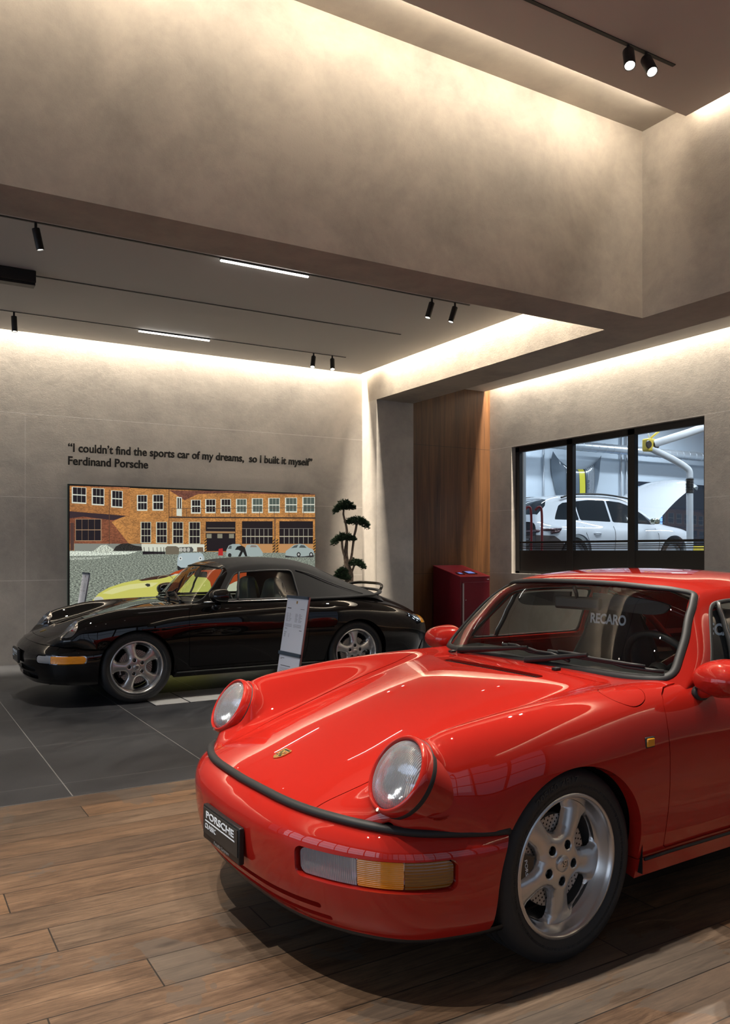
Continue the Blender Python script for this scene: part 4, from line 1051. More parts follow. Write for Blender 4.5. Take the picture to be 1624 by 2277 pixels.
    # inside mirror
    rm = MB().box(-.015, .015, -.125, .125, -.030, .030).build('interior_mirror', M_blackplastic, car, bevel=.012, seg=3); rm.location = (.86, 0, 1.115); rm.rotation_euler = (0, .1, .12)
    MB().tube([(0, 0, 0), (-.015, 0, .045), (-.035, 0, .075)], .009, 8).build('mirror_stalk', M_blackplastic, rm, smooth=True)
    if red:
        cg = MB(); tb = lambda *p: cg.tube(smoothpath(p, 6), .021, 12)
        for s_ in (-1, 1):
            tb((.68, s_*.63, .30), (.70, s_*.655, .84), (.82, s_*.63, 1.02), (.93, s_*.57, 1.145), (1.10, s_*.52, 1.18), (1.6, s_*.50, 1.175))
            tb((1.62, s_*.58, .27), (1.63, s_*.58, .85), (1.62, s_*.52, 1.12), (1.61, s_*.40, 1.20), (1.61, 0, 1.215))
            tb((1.62, s_*.44, 1.16), (2.0, s_*.46, .93), (2.35, s_*.48, .62))
        tb((1.63, -.50, 1.12), (1.63, .56, .50)); tb((2.2, -.48, .70), (1.66, .44, 1.15)); tb((.60, -.60, .80), (.62, .60, .80))
        cg.build('roll_cage', M_red, car, smooth=True)
        sv = MB()
        for s_ in (-1, 1): sv.prism(smoothpath([(0, 0, 0), (.0, .20, .005), (0, .38, -.02), (0, .41, -.05), (0, .36, -.085), (0, .2, -.095), (0, .02, -.09)], 4), (.012, 0, 0))
        for s_ in (-1,):
            o = sv  # both visors are folded against the screen header
        va = MB().prism(smoothpath([(.885, -.07, 1.165), (.895, -.25, 1.158), (.915, -.44, 1.135), (.91, -.46, 1.11), (.90, -.40, 1.085), (.885, -.22, 1.09), (.875, -.07, 1.10)], 4), (.012, 0, 0)).build('sun_visor', M_blackplastic, car)
        va = MB().prism(smoothpath([(.885, .07, 1.165), (.895, .25, 1.158), (.915, .44, 1.135), (.91, .46, 1.11), (.90, .40, 1.085), (.885, .22, 1.09), (.875, .07, 1.10)], 4), (.012, 0, 0)).build('sun_visor', M_blackplastic, car)
    # ------------------------------------------------ wipers
    wsV = ws[0]
    def onws(y_, z_, lift):
        i = np.argmin(np.hypot(wsV[:, 1]-y_, (wsV[:, 2]-z_)*1.5)); p = wsV[i, :3]+wsV[i, 3:6]*lift; return tuple(p)
    wl = [((.492, -.05, .874), (-.36, .915), (-.66, .892)), ((.495, .42, .868), (-.02, .915), (-.27, .895))]
    if not red: wl = [((.49, -.10, .878), (.10, .93), (.40, .895)), ((.49, -.48, .868), (-.18, .93), (.02, .895))]
    for piv, mid, end in wl:
        mid3 = onws(mid[0], mid[1], .034); end3 = onws(end[0], end[1], .018); base3 = piv
        wa = MB(); wa.tube([(piv[0], piv[1], piv[2]-.035), (piv[0], piv[1], piv[2]+.012)], .013, 12)
        wa.tube([(piv[0], piv[1], piv[2]+.008), tuple(Vector(piv)*.65+Vector(mid3)*.35+Vector((0, 0, .004))), mid3], [.016, .014, .008], 10)
        o = wa.build('wiper_arm', M_blackplastic, car, smooth=True, angle=50)
        y0 = mid[0]+(mid[0]-end[0])*.75; z0 = mid[1]+.004
        pts = [onws(y0+(end[0]-y0)*k_, z0+(end[1]-z0)*k_, .012) for k_ in np.linspace(0, 1, 12)]
        MB().tube(pts, .008, 6).tube([onws(y0+(end[0]-y0)*k_, z0+(end[1]-z0)*k_+.003, .024) for k_ in np.linspace(.12, .88, 8)], .0065, 6).build('wiper_blade', M_rubber, o, smooth=True)
    # washer jets
    if red:
        for yy in (-.27, .42): MB().box(.435, .465, yy-.014, yy+.014, .866, .879).build('washer_jet', M_blackplastic, car, bevel=.004)
        vg = MB()
        for i in range(44): yy = -.31+.62*i/43; vg.box(.290+abs(yy)*.05, .340+abs(yy)*.03, yy-.0025, yy+.0025, .842, .850)
        vg.box(.28, .35, -.32, .32, .828, .834); vg.build('cowl_grille', M_blackplastic, car)
    # ------------------------------------------------ door mirrors
    for s_ in (-1, 1):
        ms = Surf([[(x_, y_, z_) for x_, y_, z_ in r] for r in [
            [(-.085,0,0),(-.085,.01,0),(-.085,.012,0),(-.085,.01,0),(-.085,.0,0)],
            [(-.075,0,.035),(-.075,.045,.025),(-.075,.06,0),(-.075,.045,-.025),(-.075,0,-.035)],
            [(-.04,0,.062),(-.04,.075,.042),(-.04,.094,0),(-.04,.075,-.042),(-.04,0,-.060)],
            [(.02,0,.072),(.02,.085,.050),(.02,.104,0),(.02,.085,-.050),(.02,0,-.070)],
            [(.055,0,.072),(.055,.085,.050),(.055,.104,0),(.055,.085,-.050),(.055,0,-.070)],
            [(.058,0,.064),(.058,.077,.044),(.058,.096,0),(.058,.077,-.044),(.058,0,-.062)],
            [(.045,0,.02),(.045,.03,.015),(.045,.035,0),(.045,.03,-.015),(.045,0,-.02)]]], 1).grid(40, 80)
        Mv = ms[0]; Mv[:, 1] += s_*.845; Mv[:, 0] += .715 if red else .74; Mv[:, 2] += .882 if red else .935
        mo = mkM('door_mirror', ms, paint, car)
        MB().prism([(.773 if red else .798, s_*.845+.088*math.cos(a), (.882 if red else .935)+.060*math.sin(a)) for a in np.linspace(0, 2*PI, 32, endpoint=False)], (.003, 0, 0)).build('mirror_glass', M_chrome, mo)
        x0 = .69 if red else .73
        MB().tube(smoothpath([(x0, s_*.85, .850), (x0+.005, s_*.82, .842), (x0+.01, s_*.79, .832), (x0+.012, s_*.765, .825)], 4), [.030]*4+[.027]*4+[.030]*4+[.034], 14, flat=.8).build('mirror_foot', paint, mo, smooth=True)
        MB().tube([(x0+.012, s_*.775, .826), (x0+.012, s_*.757, .822)], .042, 14, flat=.7).build('mirror_gasket', M_rubber, mo, smooth=True)
    # ------------------------------------------------ wheels
    for cx in (0, rx):
        for s_ in (-1, 1):
            ph = sp['phase'][0 if cx == 0 else 1]
            w_ = make_wheel(car, ph)
            st_ = sp.get('steer', 0) if cx == 0 else 0
            yo = s_*((.777 if red else .79)+(wd*.6 if cx > 1 else 0))
            out = Vector((math.sin(st_)*1.0, s_*math.cos(st_)*1.0, 0)) if s_ > 0 else Vector((math.sin(-st_)*-1.0*-1, -math.cos(st_), 0))
            if s_ < 0: out = Vector((-math.sin(st_), -math.cos(st_), 0))
            else: out = Vector((math.sin(st_), math.cos(st_), 0))
            xx = Vector((0, 0, 1)).cross(out).normalized(); xx = -xx if False else xx
            w_.matrix_local = basis(xx, Vector((0, 0, 1)), out, (cx, yo, .318))
            add_caliper(w_, (PI+.1) if cx == 0 else .3)
    # ------------------------------------------------ badges, plate, rear lamps
    i = np.argmin(np.hypot(hood[0][:, 0]-(-.668), hood[0][:, 1])); p, n = hood[0][i, :3], hood[0][i, 3:6]
    Z_ = Vector(n); Y_ = Vector((1, 0, 0)) - Z_*Z_.x; Y_.normalize(); X_ = Y_.cross(Z_)
    crest(car, basis(X_, Y_, Z_, Vector(p)+Z_*.0015), .068 if red else .06)
    if red: px, pz, ph_ = -.905, .372, .112
    else: px, pz, ph_ = -.90, .415, .11
    pl = MB().box(px-.006, px+.014, -.165, .165, pz-ph_/2-.012, pz+ph_/2).build('licence_plate', M_blackplastic, car, bevel=.004)
    MB().box(px-.009, px-.006, -.156, .156, pz-ph_/2+.012, pz+ph_/2-.008).build('plate_sheet', pbr('plate_grey', (.03, .03, .029), .4), pl)
    fM = lambda y_, z_: basis((0, -1, 0), (0, 0, 1), (-1, 0, 0), (px-.0098, y_, z_))
    text_obj('plate_lettering', 'PORSCHE', fM(.0, pz+.026), .034, M_text, pl, sx=1.75, bold=.0006)
    MB().box(px-.0102, px-.0092, -.135, .135, pz+.0025, pz+.0065).build('plate_rule', M_text, pl)
    text_obj('plate_lettering', 'CLASSIC', fM(.085, pz-.015), .025, M_text, pl, sx=1.0, spacing=1.12)
    text_obj('plate_lettering', 'Porsche Zentrum', basis((0, -1, 0), (0, 0, 1), (-1, 0, 0), (px-.0066, -.01, pz-ph_/2-.001)), .016, pbr('grey_print', (.25, .25, .25), .5), pl, sx=1.2)
    # rear lamps
    for s_ in (-1, 1):
        Vb = M[0]; pts = []
        tl = [(3.04, .60), (3.12, .665), (3.22, .64), (3.30, .60), (3.27, .565), (3.14, .575)]
        f = np.where(Vb[:, 1]*s_ > .40, sdf_poly(Vb[:, 0], Vb[:, 2], [(2.93, .66), (3.02, .675), (3.14, .648), (3.24, .60), (3.26, .565), (3.10, .575)]), 1.0)
        lm, _ = clip(M, -f)
        if len(lm[1]):
            a_, _ = clip(lm, 3.085-lm[0][:, 0]); b_, _ = clip(lm, lm[0][:, 0]-3.085)
            o = mkM('rear_lamp', a_, pbr('smoke_lens', (.10, .12, .13), .08, .3, coat=1), car, shift=.004)
            if len(b_[1]): mkM('rear_indicator', b_, pbr('amber_solid', (.75, .30, .01), .15, coat=1), o, shift=.004)
    if not red:     # raised rear spoiler bar
        pts = smoothpath([(2.70, -.44, .86), (2.78, -.42, .955), (2.86, -.25, .985), (2.88, 0, .99), (2.86, .25, .985), (2.78, .42, .955), (2.70, .44, .86)], 6)
        MB().tube(pts, .016, 8).build('rear_spoiler', paint, car, smooth=True)
    # rear bumper lower closing
    return car
red_car = build_car(dict(kind='red', name='red_coupe', loc=(1.932, 2.760, 0), rz=math.radians(1.5), wb=2.27, phase=(1.03, 1.03), steer=math.radians(-3.1),
    label='glossy red two-door sports coupe with round headlamps standing on the wooden floor'))
black_car = build_car(dict(kind='black', name='black_convertible', loc=(1.950, 8.09, 0), rz=0, wb=2.245, phase=(1.83, 1.571), steer=0,
    label='glossy black convertible sports car with closed cloth roof standing on the dark tiles'))
MURAL = [
 ((0.62,0.3,0.1),[(0.009,2.151),(3.368,2.153),(3.368,1.304),(0.009,1.343)],0.5),
 ((0.42,0.17,0.08),[(0.009,2.151),(0.739,2.159),(0.728,2.11),(0.471,2.128),(0.009,2.134)],0.5),
 ((0.2,0.08,0.06),[(1.242,2.144),(1.519,2.146),(2.121,2.164),(2.835,2.157),(3.368,2.167),(3.368,2.153),(2.003,2.132),(1.633,2.106),(1.452,2.017)],0.5),
 ((0.55,0.25,0.085),[(0.009,2.151),(0.739,2.134),(0.739,1.784),(0.009,1.82)],0.5),
 ((0.3,0.11,0.06),[(0.009,1.84),(0.676,1.794),(0.511,1.717),(0.728,1.443),(0.009,1.444)],0.5),
 ((0.05,0.03,0.035),[(0.009,1.838),(0.697,1.798),(0.532,1.738),(0.17,1.777),(0.009,1.753)],1),
 ((0.28,0.29,0.25),[(0.062,1.445),(0.886,1.444),(1.701,1.441),(1.701,1.346),(0.062,1.353)],1),
 ((0.8,0.82,0.68),[(0.886,1.444),(1.724,1.441),(1.724,1.346),(0.886,1.353)],1),
 ((0.26,0.28,0.25),[(0.009,1.359),(3.368,1.328),(3.368,0.271),(0.009,0.43)],0.0),
 ((0.75,0.78,0.72),[(0.009,1.353),(0.844,1.347),(0.718,1.311),(0.369,1.297),(0.009,1.292)],0.0),
 ((0.45,0.47,0.43),[(0.009,1.272),(0.532,1.284),(0.269,1.25),(0.009,1.242)],0.0),
 ((0.62,0.64,0.58),[(0.279,1.343),(0.333,1.388),(0.38,1.425),(0.44,1.434),(0.507,1.395),(0.573,1.347),(0.471,1.33),(0.349,1.33)],0.0),
 ((0.035,0.03,0.028),[(0.528,1.353),(0.563,1.409),(0.624,1.443),(0.718,1.452),(0.801,1.423),(0.886,1.41),(0.896,1.359)],0.0),
 ((0.85,0.86,0.72),[(0.033,2.139),(0.206,2.135),(0.206,1.933),(0.033,1.938)],1),
 ((0.02,0.015,0.018),[(0.046,2.133),(0.198,2.13),(0.198,1.949),(0.046,1.954)],1),
 ((0.637,0.645,0.54),[(0.095,2.132),(0.098,2.132),(0.098,1.952),(0.095,1.953)],1),
 ((0.637,0.645,0.54),[(0.145,2.131),(0.149,2.131),(0.149,1.951),(0.145,1.951)],1),
 ((0.85,0.86,0.72),[(0.046,2.05),(0.198,2.046),(0.198,2.033),(0.046,2.037)],1),
 ((0.85,0.86,0.72),[(0.269,2.134),(0.422,2.131),(0.422,1.918),(0.269,1.923)],1),
 ((0.02,0.015,0.018),[(0.283,2.128),(0.414,2.125),(0.414,1.934),(0.283,1.939)],1),
 ((0.637,0.645,0.54),[(0.325,2.127),(0.328,2.127),(0.328,1.937),(0.325,1.937)],1),
 ((0.637,0.645,0.54),[(0.368,2.126),(0.372,2.126),(0.372,1.936),(0.368,1.936)],1),
 ((0.85,0.86,0.72),[(0.283,2.039),(0.414,2.036),(0.414,2.023),(0.283,2.027)],1),
 ((0.85,0.86,0.72),[(0.505,2.112),(0.649,2.109),(0.649,1.895),(0.505,1.9)],1),
 ((0.02,0.015,0.018),[(0.52,2.106),(0.641,2.103),(0.641,1.912),(0.52,1.916)],1),
 ((0.637,0.645,0.54),[(0.558,2.105),(0.562,2.105),(0.562,1.915),(0.558,1.915)],1),
 ((0.637,0.645,0.54),[(0.598,2.104),(0.602,2.104),(0.602,1.914),(0.598,1.914)],1),
 ((0.85,0.86,0.72),[(0.52,2.017),(0.641,2.014),(0.641,2.001),(0.52,2.005)],1),
 ((0.85,0.86,0.72),[(0.827,2.065),(0.96,2.07),(0.96,1.868),(0.827,1.864)],1),
 ((0.02,0.015,0.018),[(0.841,2.059),(0.952,2.063),(0.952,1.884),(0.841,1.882)],1),
 ((0.637,0.645,0.54),[(0.876,2.061),(0.88,2.061),(0.88,1.883),(0.876,1.883)],1),
 ((0.637,0.645,0.54),[(0.913,2.062),(0.917,2.062),(0.917,1.884),(0.913,1.884)],1),
 ((0.85,0.86,0.72),[(0.841,1.977),(0.952,1.98),(0.952,1.967),(0.841,1.964)],1),
 ((0.85,0.86,0.72),[(1.025,2.076),(1.169,2.081),(1.169,1.875),(1.025,1.871)],1),
 ((0.02,0.015,0.018),[(1.04,2.07),(1.161,2.075),(1.161,1.892),(1.04,1.889)],1),
 ((0.637,0.645,0.54),[(1.078,2.072),(1.082,2.072),(1.082,1.89),(1.078,1.89)],1),
 ((0.637,0.645,0.54),[(1.118,2.073),(1.122,2.073),(1.122,1.891),(1.118,1.891)],1),
 ((0.85,0.86,0.72),[(1.04,1.986),(1.161,1.99),(1.161,1.977),(1.04,1.973)],1),
 ((0.85,0.86,0.72),[(1.535,2.026),(1.671,2.03),(1.671,1.848),(1.535,1.845)],1),
 ((0.02,0.015,0.018),[(1.551,2.02),(1.662,2.024),(1.662,1.865),(1.551,1.863)],1),
 ((0.637,0.645,0.54),[(1.586,2.021),(1.59,2.021),(1.59,1.863),(1.586,1.863)],1),
 ((0.637,0.645,0.54),[(1.623,2.022),(1.627,2.022),(1.627,1.864),(1.623,1.864)],1),
 ((0.85,0.86,0.72),[(1.551,1.948),(1.662,1.951),(1.662,1.938),(1.551,1.935)],1),
 ((0.85,0.86,0.72),[(1.731,2.041),(1.879,2.046),(1.879,1.857),(1.731,1.854)],1),
 ((0.02,0.015,0.018),[(1.747,2.035),(1.87,2.039),(1.87,1.875),(1.747,1.872)],1),
 ((0.637,0.645,0.54),[(1.786,2.036),(1.79,2.036),(1.79,1.873),(1.786,1.873)],1),
 ((0.637,0.645,0.54),[(1.826,2.038),(1.831,2.038),(1.831,1.874),(1.826,1.873)],1),
 ((0.85,0.86,0.72),[(1.747,1.96),(1.87,1.963),(1.87,1.95),(1.747,1.947)],1),
 ((0.85,0.86,0.72),[(1.944,2.05),(2.093,2.055),(2.093,1.862),(1.944,1.858)],1),
 ((0.02,0.015,0.018),[(1.961,2.044),(2.083,2.048),(2.083,1.88),(1.961,1.877)],1),
 ((0.637,0.645,0.54),[(1.999,2.045),(2.004,2.045),(2.004,1.878),(1.999,1.878)],1),
 ((0.637,0.645,0.54),[(2.04,2.046),(2.044,2.047),(2.044,1.879),(2.04,1.879)],1),
 ((0.85,0.86,0.72),[(1.961,1.967),(2.083,1.97),(2.083,1.957),(1.961,1.954)],1),
 ((0.85,0.86,0.72),[(2.164,2.059),(2.321,2.064),(2.321,1.867),(2.164,1.864)],1),
 ((0.1,0.13,0.11),[(2.181,2.053),(2.311,2.057),(2.311,1.885),(2.181,1.882)],1),
 ((0.637,0.645,0.54),[(2.222,2.055),(2.227,2.055),(2.227,1.883),(2.222,1.883)],1),
 ((0.637,0.645,0.54),[(2.266,2.056),(2.27,2.056),(2.27,1.884),(2.266,1.884)],1),
 ((0.85,0.86,0.72),[(2.181,1.974),(2.311,1.978),(2.311,1.964),(2.181,1.961)],1),
 ((0.85,0.86,0.72),[(2.394,2.074),(2.559,2.079),(2.559,1.875),(2.394,1.871)],1),
 ((0.1,0.13,0.11),[(2.411,2.067),(2.549,2.072),(2.549,1.893),(2.411,1.89)],1),
 ((0.637,0.645,0.54),[(2.455,2.069),(2.459,2.069),(2.459,1.891),(2.455,1.891)],1),
 ((0.637,0.645,0.54),[(2.5,2.07),(2.505,2.07),(2.505,1.892),(2.5,1.892)],1),
 ((0.85,0.86,0.72),[(2.411,1.985),(2.549,1.989),(2.549,1.976),(2.411,1.972)],1),
 ((0.85,0.86,0.72),[(2.638,2.086),(2.814,2.092),(2.814,1.883),(2.638,1.879)],1),
 ((0.1,0.13,0.11),[(2.656,2.08),(2.804,2.085),(2.804,1.901),(2.656,1.898)],1),
 ((0.637,0.645,0.54),[(2.703,2.081),(2.707,2.081),(2.707,1.899),(2.703,1.899)],1),
 ((0.637,0.645,0.54),[(2.752,2.083),(2.757,2.083),(2.757,1.9),(2.752,1.9)],1),
 ((0.85,0.86,0.72),[(2.656,1.996),(2.804,2.0),(2.804,1.986),(2.656,1.982)],1),
 ((0.85,0.86,0.72),[(2.893,2.099),(3.081,2.105),(3.081,1.894),(2.893,1.89)],1),
 ((0.1,0.13,0.11),[(2.911,2.093),(3.071,2.098),(3.071,1.913),(2.911,1.909)],1),
 ((0.637,0.645,0.54),[(2.962,2.094),(2.966,2.094),(2.966,1.91),(2.962,1.91)],1),
 ((0.637,0.645,0.54),[(3.015,2.096),(3.02,2.096),(3.02,1.911),(3.015,1.911)],1),
 ((0.85,0.86,0.72),[(2.911,2.008),(3.071,2.012),(3.071,1.998),(2.911,1.994)],1),
 ((0.85,0.86,0.72),[(3.162,2.117),(3.362,2.124),(3.362,1.896),(3.162,1.891)],1),
 ((0.1,0.13,0.11),[(3.18,2.111),(3.352,2.116),(3.352,1.915),(3.18,1.911)],1),
 ((0.637,0.645,0.54),[(3.235,2.113),(3.24,2.113),(3.24,1.912),(3.235,1.912)],1),
 ((0.637,0.645,0.54),[(3.292,2.114),(3.297,2.115),(3.297,1.913),(3.292,1.913)],1),
 ((0.85,0.86,0.72),[(3.18,2.018),(3.352,2.023),(3.352,2.008),(3.18,2.004)],1),
 ((0.8,0.84,0.72),[(1.341,2.061),(1.412,2.055),(1.412,1.807),(1.341,1.812)],1),
 ((0.02,0.015,0.018),[(1.354,2.046),(1.372,2.045),(1.372,1.906),(1.354,1.908)],1),
 ((0.02,0.015,0.018),[(1.383,2.045),(1.401,2.044),(1.401,1.905),(1.383,1.906)],1),
 ((0.72,0.7,0.52),[(0.871,1.724),(1.007,1.726),(1.007,1.455),(0.871,1.455)],1),
 ((0.02,0.015,0.018),[(0.884,1.717),(0.999,1.719),(0.999,1.464),(0.884,1.463)],1),
 ((0.54,0.525,0.39),[(0.92,1.718),(0.924,1.718),(0.924,1.463),(0.92,1.463)],1),
 ((0.54,0.525,0.39),[(0.958,1.719),(0.962,1.719),(0.962,1.463),(0.958,1.463)],1),
 ((0.72,0.7,0.52),[(0.884,1.637),(0.999,1.638),(0.999,1.63),(0.884,1.628)],1),
 ((0.72,0.7,0.52),[(0.884,1.552),(0.999,1.553),(0.999,1.545),(0.884,1.544)],1),
 ((0.72,0.7,0.52),[(1.07,1.727),(1.215,1.73),(1.215,1.454),(1.07,1.453)],1),
 ((0.02,0.015,0.018),[(1.083,1.721),(1.207,1.723),(1.207,1.463),(1.083,1.462)],1),
 ((0.54,0.525,0.39),[(1.122,1.722),(1.126,1.722),(1.126,1.462),(1.122,1.462)],1),
 ((0.54,0.525,0.39),[(1.163,1.722),(1.167,1.722),(1.167,1.462),(1.163,1.462)],1),
 ((0.72,0.7,0.52),[(1.083,1.639),(1.207,1.641),(1.207,1.632),(1.083,1.63)],1),
 ((0.72,0.7,0.52),[(1.083,1.553),(1.207,1.554),(1.207,1.545),(1.083,1.544)],1),
 ((0.72,0.7,0.52),[(1.283,1.731),(1.43,1.733),(1.43,1.446),(1.283,1.446)],1),
 ((0.02,0.015,0.018),[(1.297,1.725),(1.421,1.727),(1.421,1.455),(1.297,1.454)],1),
 ((0.54,0.525,0.39),[(1.336,1.725),(1.34,1.725),(1.34,1.455),(1.336,1.455)],1),
 ((0.54,0.525,0.39),[(1.377,1.726),(1.381,1.726),(1.381,1.455),(1.377,1.455)],1),
 ((0.72,0.7,0.52),[(1.297,1.639),(1.421,1.64),(1.421,1.632),(1.297,1.63)],1),
 ((0.72,0.7,0.52),[(1.297,1.549),(1.421,1.55),(1.421,1.541),(1.297,1.54)],1),
 ((0.72,0.7,0.52),[(1.504,1.735),(1.662,1.738),(1.662,1.443),(1.504,1.442)],1),
 ((0.02,0.015,0.018),[(1.517,1.728),(1.653,1.731),(1.653,1.452),(1.517,1.451)],1),
 ((0.54,0.525,0.39),[(1.56,1.729),(1.564,1.729),(1.564,1.451),(1.56,1.451)],1),
 ((0.54,0.525,0.39),[(1.606,1.73),(1.61,1.73),(1.61,1.451),(1.606,1.451)],1),
 ((0.72,0.7,0.52),[(1.517,1.64),(1.653,1.642),(1.653,1.633),(1.517,1.632)],1),
 ((0.72,0.7,0.52),[(1.517,1.548),(1.653,1.549),(1.653,1.54),(1.517,1.539)],1),
 ((0.5,0.3,0.17),[(0.072,1.746),(0.386,1.752),(0.386,1.477),(0.072,1.475)],1),
 ((0.02,0.015,0.018),[(0.078,1.74),(0.377,1.746),(0.377,1.485),(0.078,1.483)],1),
 ((0.375,0.225,0.128),[(0.15,1.741),(0.154,1.742),(0.154,1.484),(0.15,1.484)],1),
 ((0.375,0.225,0.128),[(0.225,1.743),(0.228,1.743),(0.228,1.484),(0.225,1.484)],1),
 ((0.375,0.225,0.128),[(0.3,1.744),(0.303,1.744),(0.303,1.485),(0.3,1.485)],1),
 ((0.5,0.3,0.17),[(0.078,1.616),(0.377,1.62),(0.377,1.611),(0.078,1.608)],1),
 ((0.1,0.05,0.04),[(0.013,1.698),(0.056,1.699),(0.056,1.363),(0.013,1.359)],1),
 ((0.14,0.07,0.04),[(0.477,2.122),(0.485,2.122),(0.485,1.436),(0.477,1.436)],1),
 ((0.14,0.07,0.04),[(1.235,2.15),(1.244,2.151),(1.244,1.439),(1.235,1.439)],1),
 ((0.05,0.035,0.03),[(1.239,1.799),(3.368,1.832),(3.368,1.813),(1.239,1.782)],1),
 ((0.12,0.08,0.06),[(1.275,1.903),(1.28,1.904),(1.28,1.796),(1.275,1.796)],1),
 ((0.12,0.08,0.06),[(1.47,1.909),(1.476,1.909),(1.476,1.8),(1.47,1.8)],1),
 ((0.12,0.08,0.06),[(1.669,1.914),(1.675,1.914),(1.675,1.804),(1.669,1.804)],1),
 ((0.12,0.08,0.06),[(1.872,1.919),(1.878,1.919),(1.878,1.808),(1.872,1.808)],1),
 ((0.12,0.08,0.06),[(2.079,1.924),(2.085,1.925),(2.085,1.812),(2.079,1.812)],1),
 ((0.12,0.08,0.06),[(2.289,1.93),(2.295,1.93),(2.295,1.817),(2.289,1.817)],1),
 ((0.12,0.08,0.06),[(2.504,1.935),(2.511,1.936),(2.511,1.821),(2.504,1.821)],1),
 ((0.12,0.08,0.06),[(2.723,1.941),(2.73,1.941),(2.73,1.826),(2.723,1.826)],1),
 ((0.12,0.08,0.06),[(2.947,1.947),(2.953,1.947),(2.953,1.83),(2.947,1.83)],1),
 ((0.12,0.08,0.06),[(3.175,1.953),(3.182,1.953),(3.182,1.835),(3.175,1.835)],1),
 ((0.12,0.08,0.06),[(1.27,1.906),(3.368,1.972),(3.368,1.966),(1.27,1.9)],1),
 ((0.02,0.015,0.018),[(1.735,1.743),(2.155,1.751),(2.155,1.35),(1.735,1.35)],1),
 ((0.42,0.24,0.11),[(1.706,1.615),(2.15,1.616),(2.15,1.593),(1.724,1.591)],1),
 ((0.45,0.38,0.28),[(1.754,1.66),(2.145,1.665),(2.145,1.658),(1.754,1.653)],1),
 ((0.3,0.28,0.2),[(1.747,1.58),(1.816,1.581),(1.816,1.523),(1.747,1.523)],1),
 ((0.3,0.28,0.2),[(1.898,1.582),(1.968,1.582),(1.968,1.524),(1.898,1.524)],1),
 ((0.3,0.28,0.2),[(2.062,1.583),(2.133,1.584),(2.133,1.526),(2.062,1.525)],1),
 ((0.02,0.015,0.018),[(2.248,1.757),(2.701,1.765),(2.701,1.451),(2.248,1.45)],1),
 ((0.62,0.32,0.13),[(2.248,1.45),(2.701,1.451),(2.701,1.327),(2.248,1.328)],1),
 ((0.65,0.58,0.42),[(2.248,1.556),(2.701,1.56),(2.701,1.548),(2.248,1.545)],1),
 ((0.35,0.32,0.28),[(2.248,1.66),(2.701,1.666),(2.701,1.661),(2.248,1.655)],1),
 ((0.5,0.48,0.38),[(2.309,1.654),(2.315,1.654),(2.315,1.454),(2.309,1.454)],1),
 ((0.5,0.48,0.38),[(2.373,1.655),(2.379,1.655),(2.379,1.455),(2.373,1.455)],1),
 ((0.5,0.48,0.38),[(2.437,1.656),(2.443,1.656),(2.443,1.455),(2.437,1.455)],1),
 ((0.5,0.48,0.38),[(2.501,1.656),(2.508,1.656),(2.508,1.455),(2.501,1.455)],1),
 ((0.5,0.48,0.38),[(2.566,1.657),(2.573,1.657),(2.573,1.456),(2.566,1.455)],1),
 ((0.5,0.48,0.38),[(2.632,1.658),(2.638,1.658),(2.638,1.456),(2.632,1.456)],1),
 ((0.02,0.015,0.018),[(2.804,1.767),(3.328,1.777),(3.328,1.454),(2.804,1.452)],1),
 ((0.62,0.32,0.13),[(2.804,1.452),(3.328,1.454),(3.328,1.326),(2.804,1.327)],1),
 ((0.65,0.58,0.42),[(2.804,1.561),(3.328,1.565),(3.328,1.554),(2.804,1.549)],1),
 ((0.35,0.32,0.28),[(2.804,1.667),(3.328,1.675),(3.328,1.67),(2.804,1.663)],1),
 ((0.5,0.48,0.38),[(2.874,1.661),(2.881,1.661),(2.881,1.457),(2.874,1.457)],1),
 ((0.5,0.48,0.38),[(2.948,1.662),(2.955,1.662),(2.955,1.457),(2.948,1.457)],1),
 ((0.5,0.48,0.38),[(3.022,1.663),(3.029,1.663),(3.029,1.457),(3.022,1.457)],1),
 ((0.5,0.48,0.38),[(3.097,1.664),(3.104,1.664),(3.104,1.458),(3.097,1.458)],1),
 ((0.5,0.48,0.38),[(3.172,1.665),(3.179,1.665),(3.179,1.458),(3.172,1.458)],1),
 ((0.5,0.48,0.38),[(3.248,1.666),(3.255,1.666),(3.255,1.458),(3.248,1.458)],1),
 ((0.55,0.26,0.06),[(1.717,1.522),(1.747,1.523),(1.747,1.337),(1.717,1.337)],1),
 ((0.02,0.015,0.018),[(1.717,1.492),(1.747,1.514),(1.747,1.498),(1.717,1.476)],1),
 ((0.02,0.015,0.018),[(1.717,1.454),(1.747,1.476),(1.747,1.461),(1.717,1.439)],1),
 ((0.02,0.015,0.018),[(1.717,1.417),(1.747,1.439),(1.747,1.423),(1.717,1.401)],1),
 ((0.02,0.015,0.018),[(1.717,1.379),(1.747,1.401),(1.747,1.386),(1.717,1.364)],1),
 ((0.02,0.015,0.018),[(1.717,1.342),(1.747,1.364),(1.747,1.348),(1.717,1.326)],1),
 ((0.55,0.26,0.06),[(2.701,1.53),(2.734,1.53),(2.734,1.336),(2.701,1.336)],1),
 ((0.02,0.015,0.018),[(2.701,1.498),(2.734,1.521),(2.734,1.505),(2.701,1.481)],1),
 ((0.02,0.015,0.018),[(2.701,1.458),(2.734,1.482),(2.734,1.465),(2.701,1.442)],1),
 ((0.02,0.015,0.018),[(2.701,1.419),(2.734,1.442),(2.734,1.426),(2.701,1.403)],1),
 ((0.02,0.015,0.018),[(2.701,1.38),(2.734,1.403),(2.734,1.387),(2.701,1.364)],1),
 ((0.02,0.015,0.018),[(2.701,1.341),(2.734,1.364),(2.734,1.348),(2.701,1.325)],1),
 ((0.55,0.26,0.06),[(2.754,1.53),(2.787,1.531),(2.787,1.336),(2.754,1.336)],1),
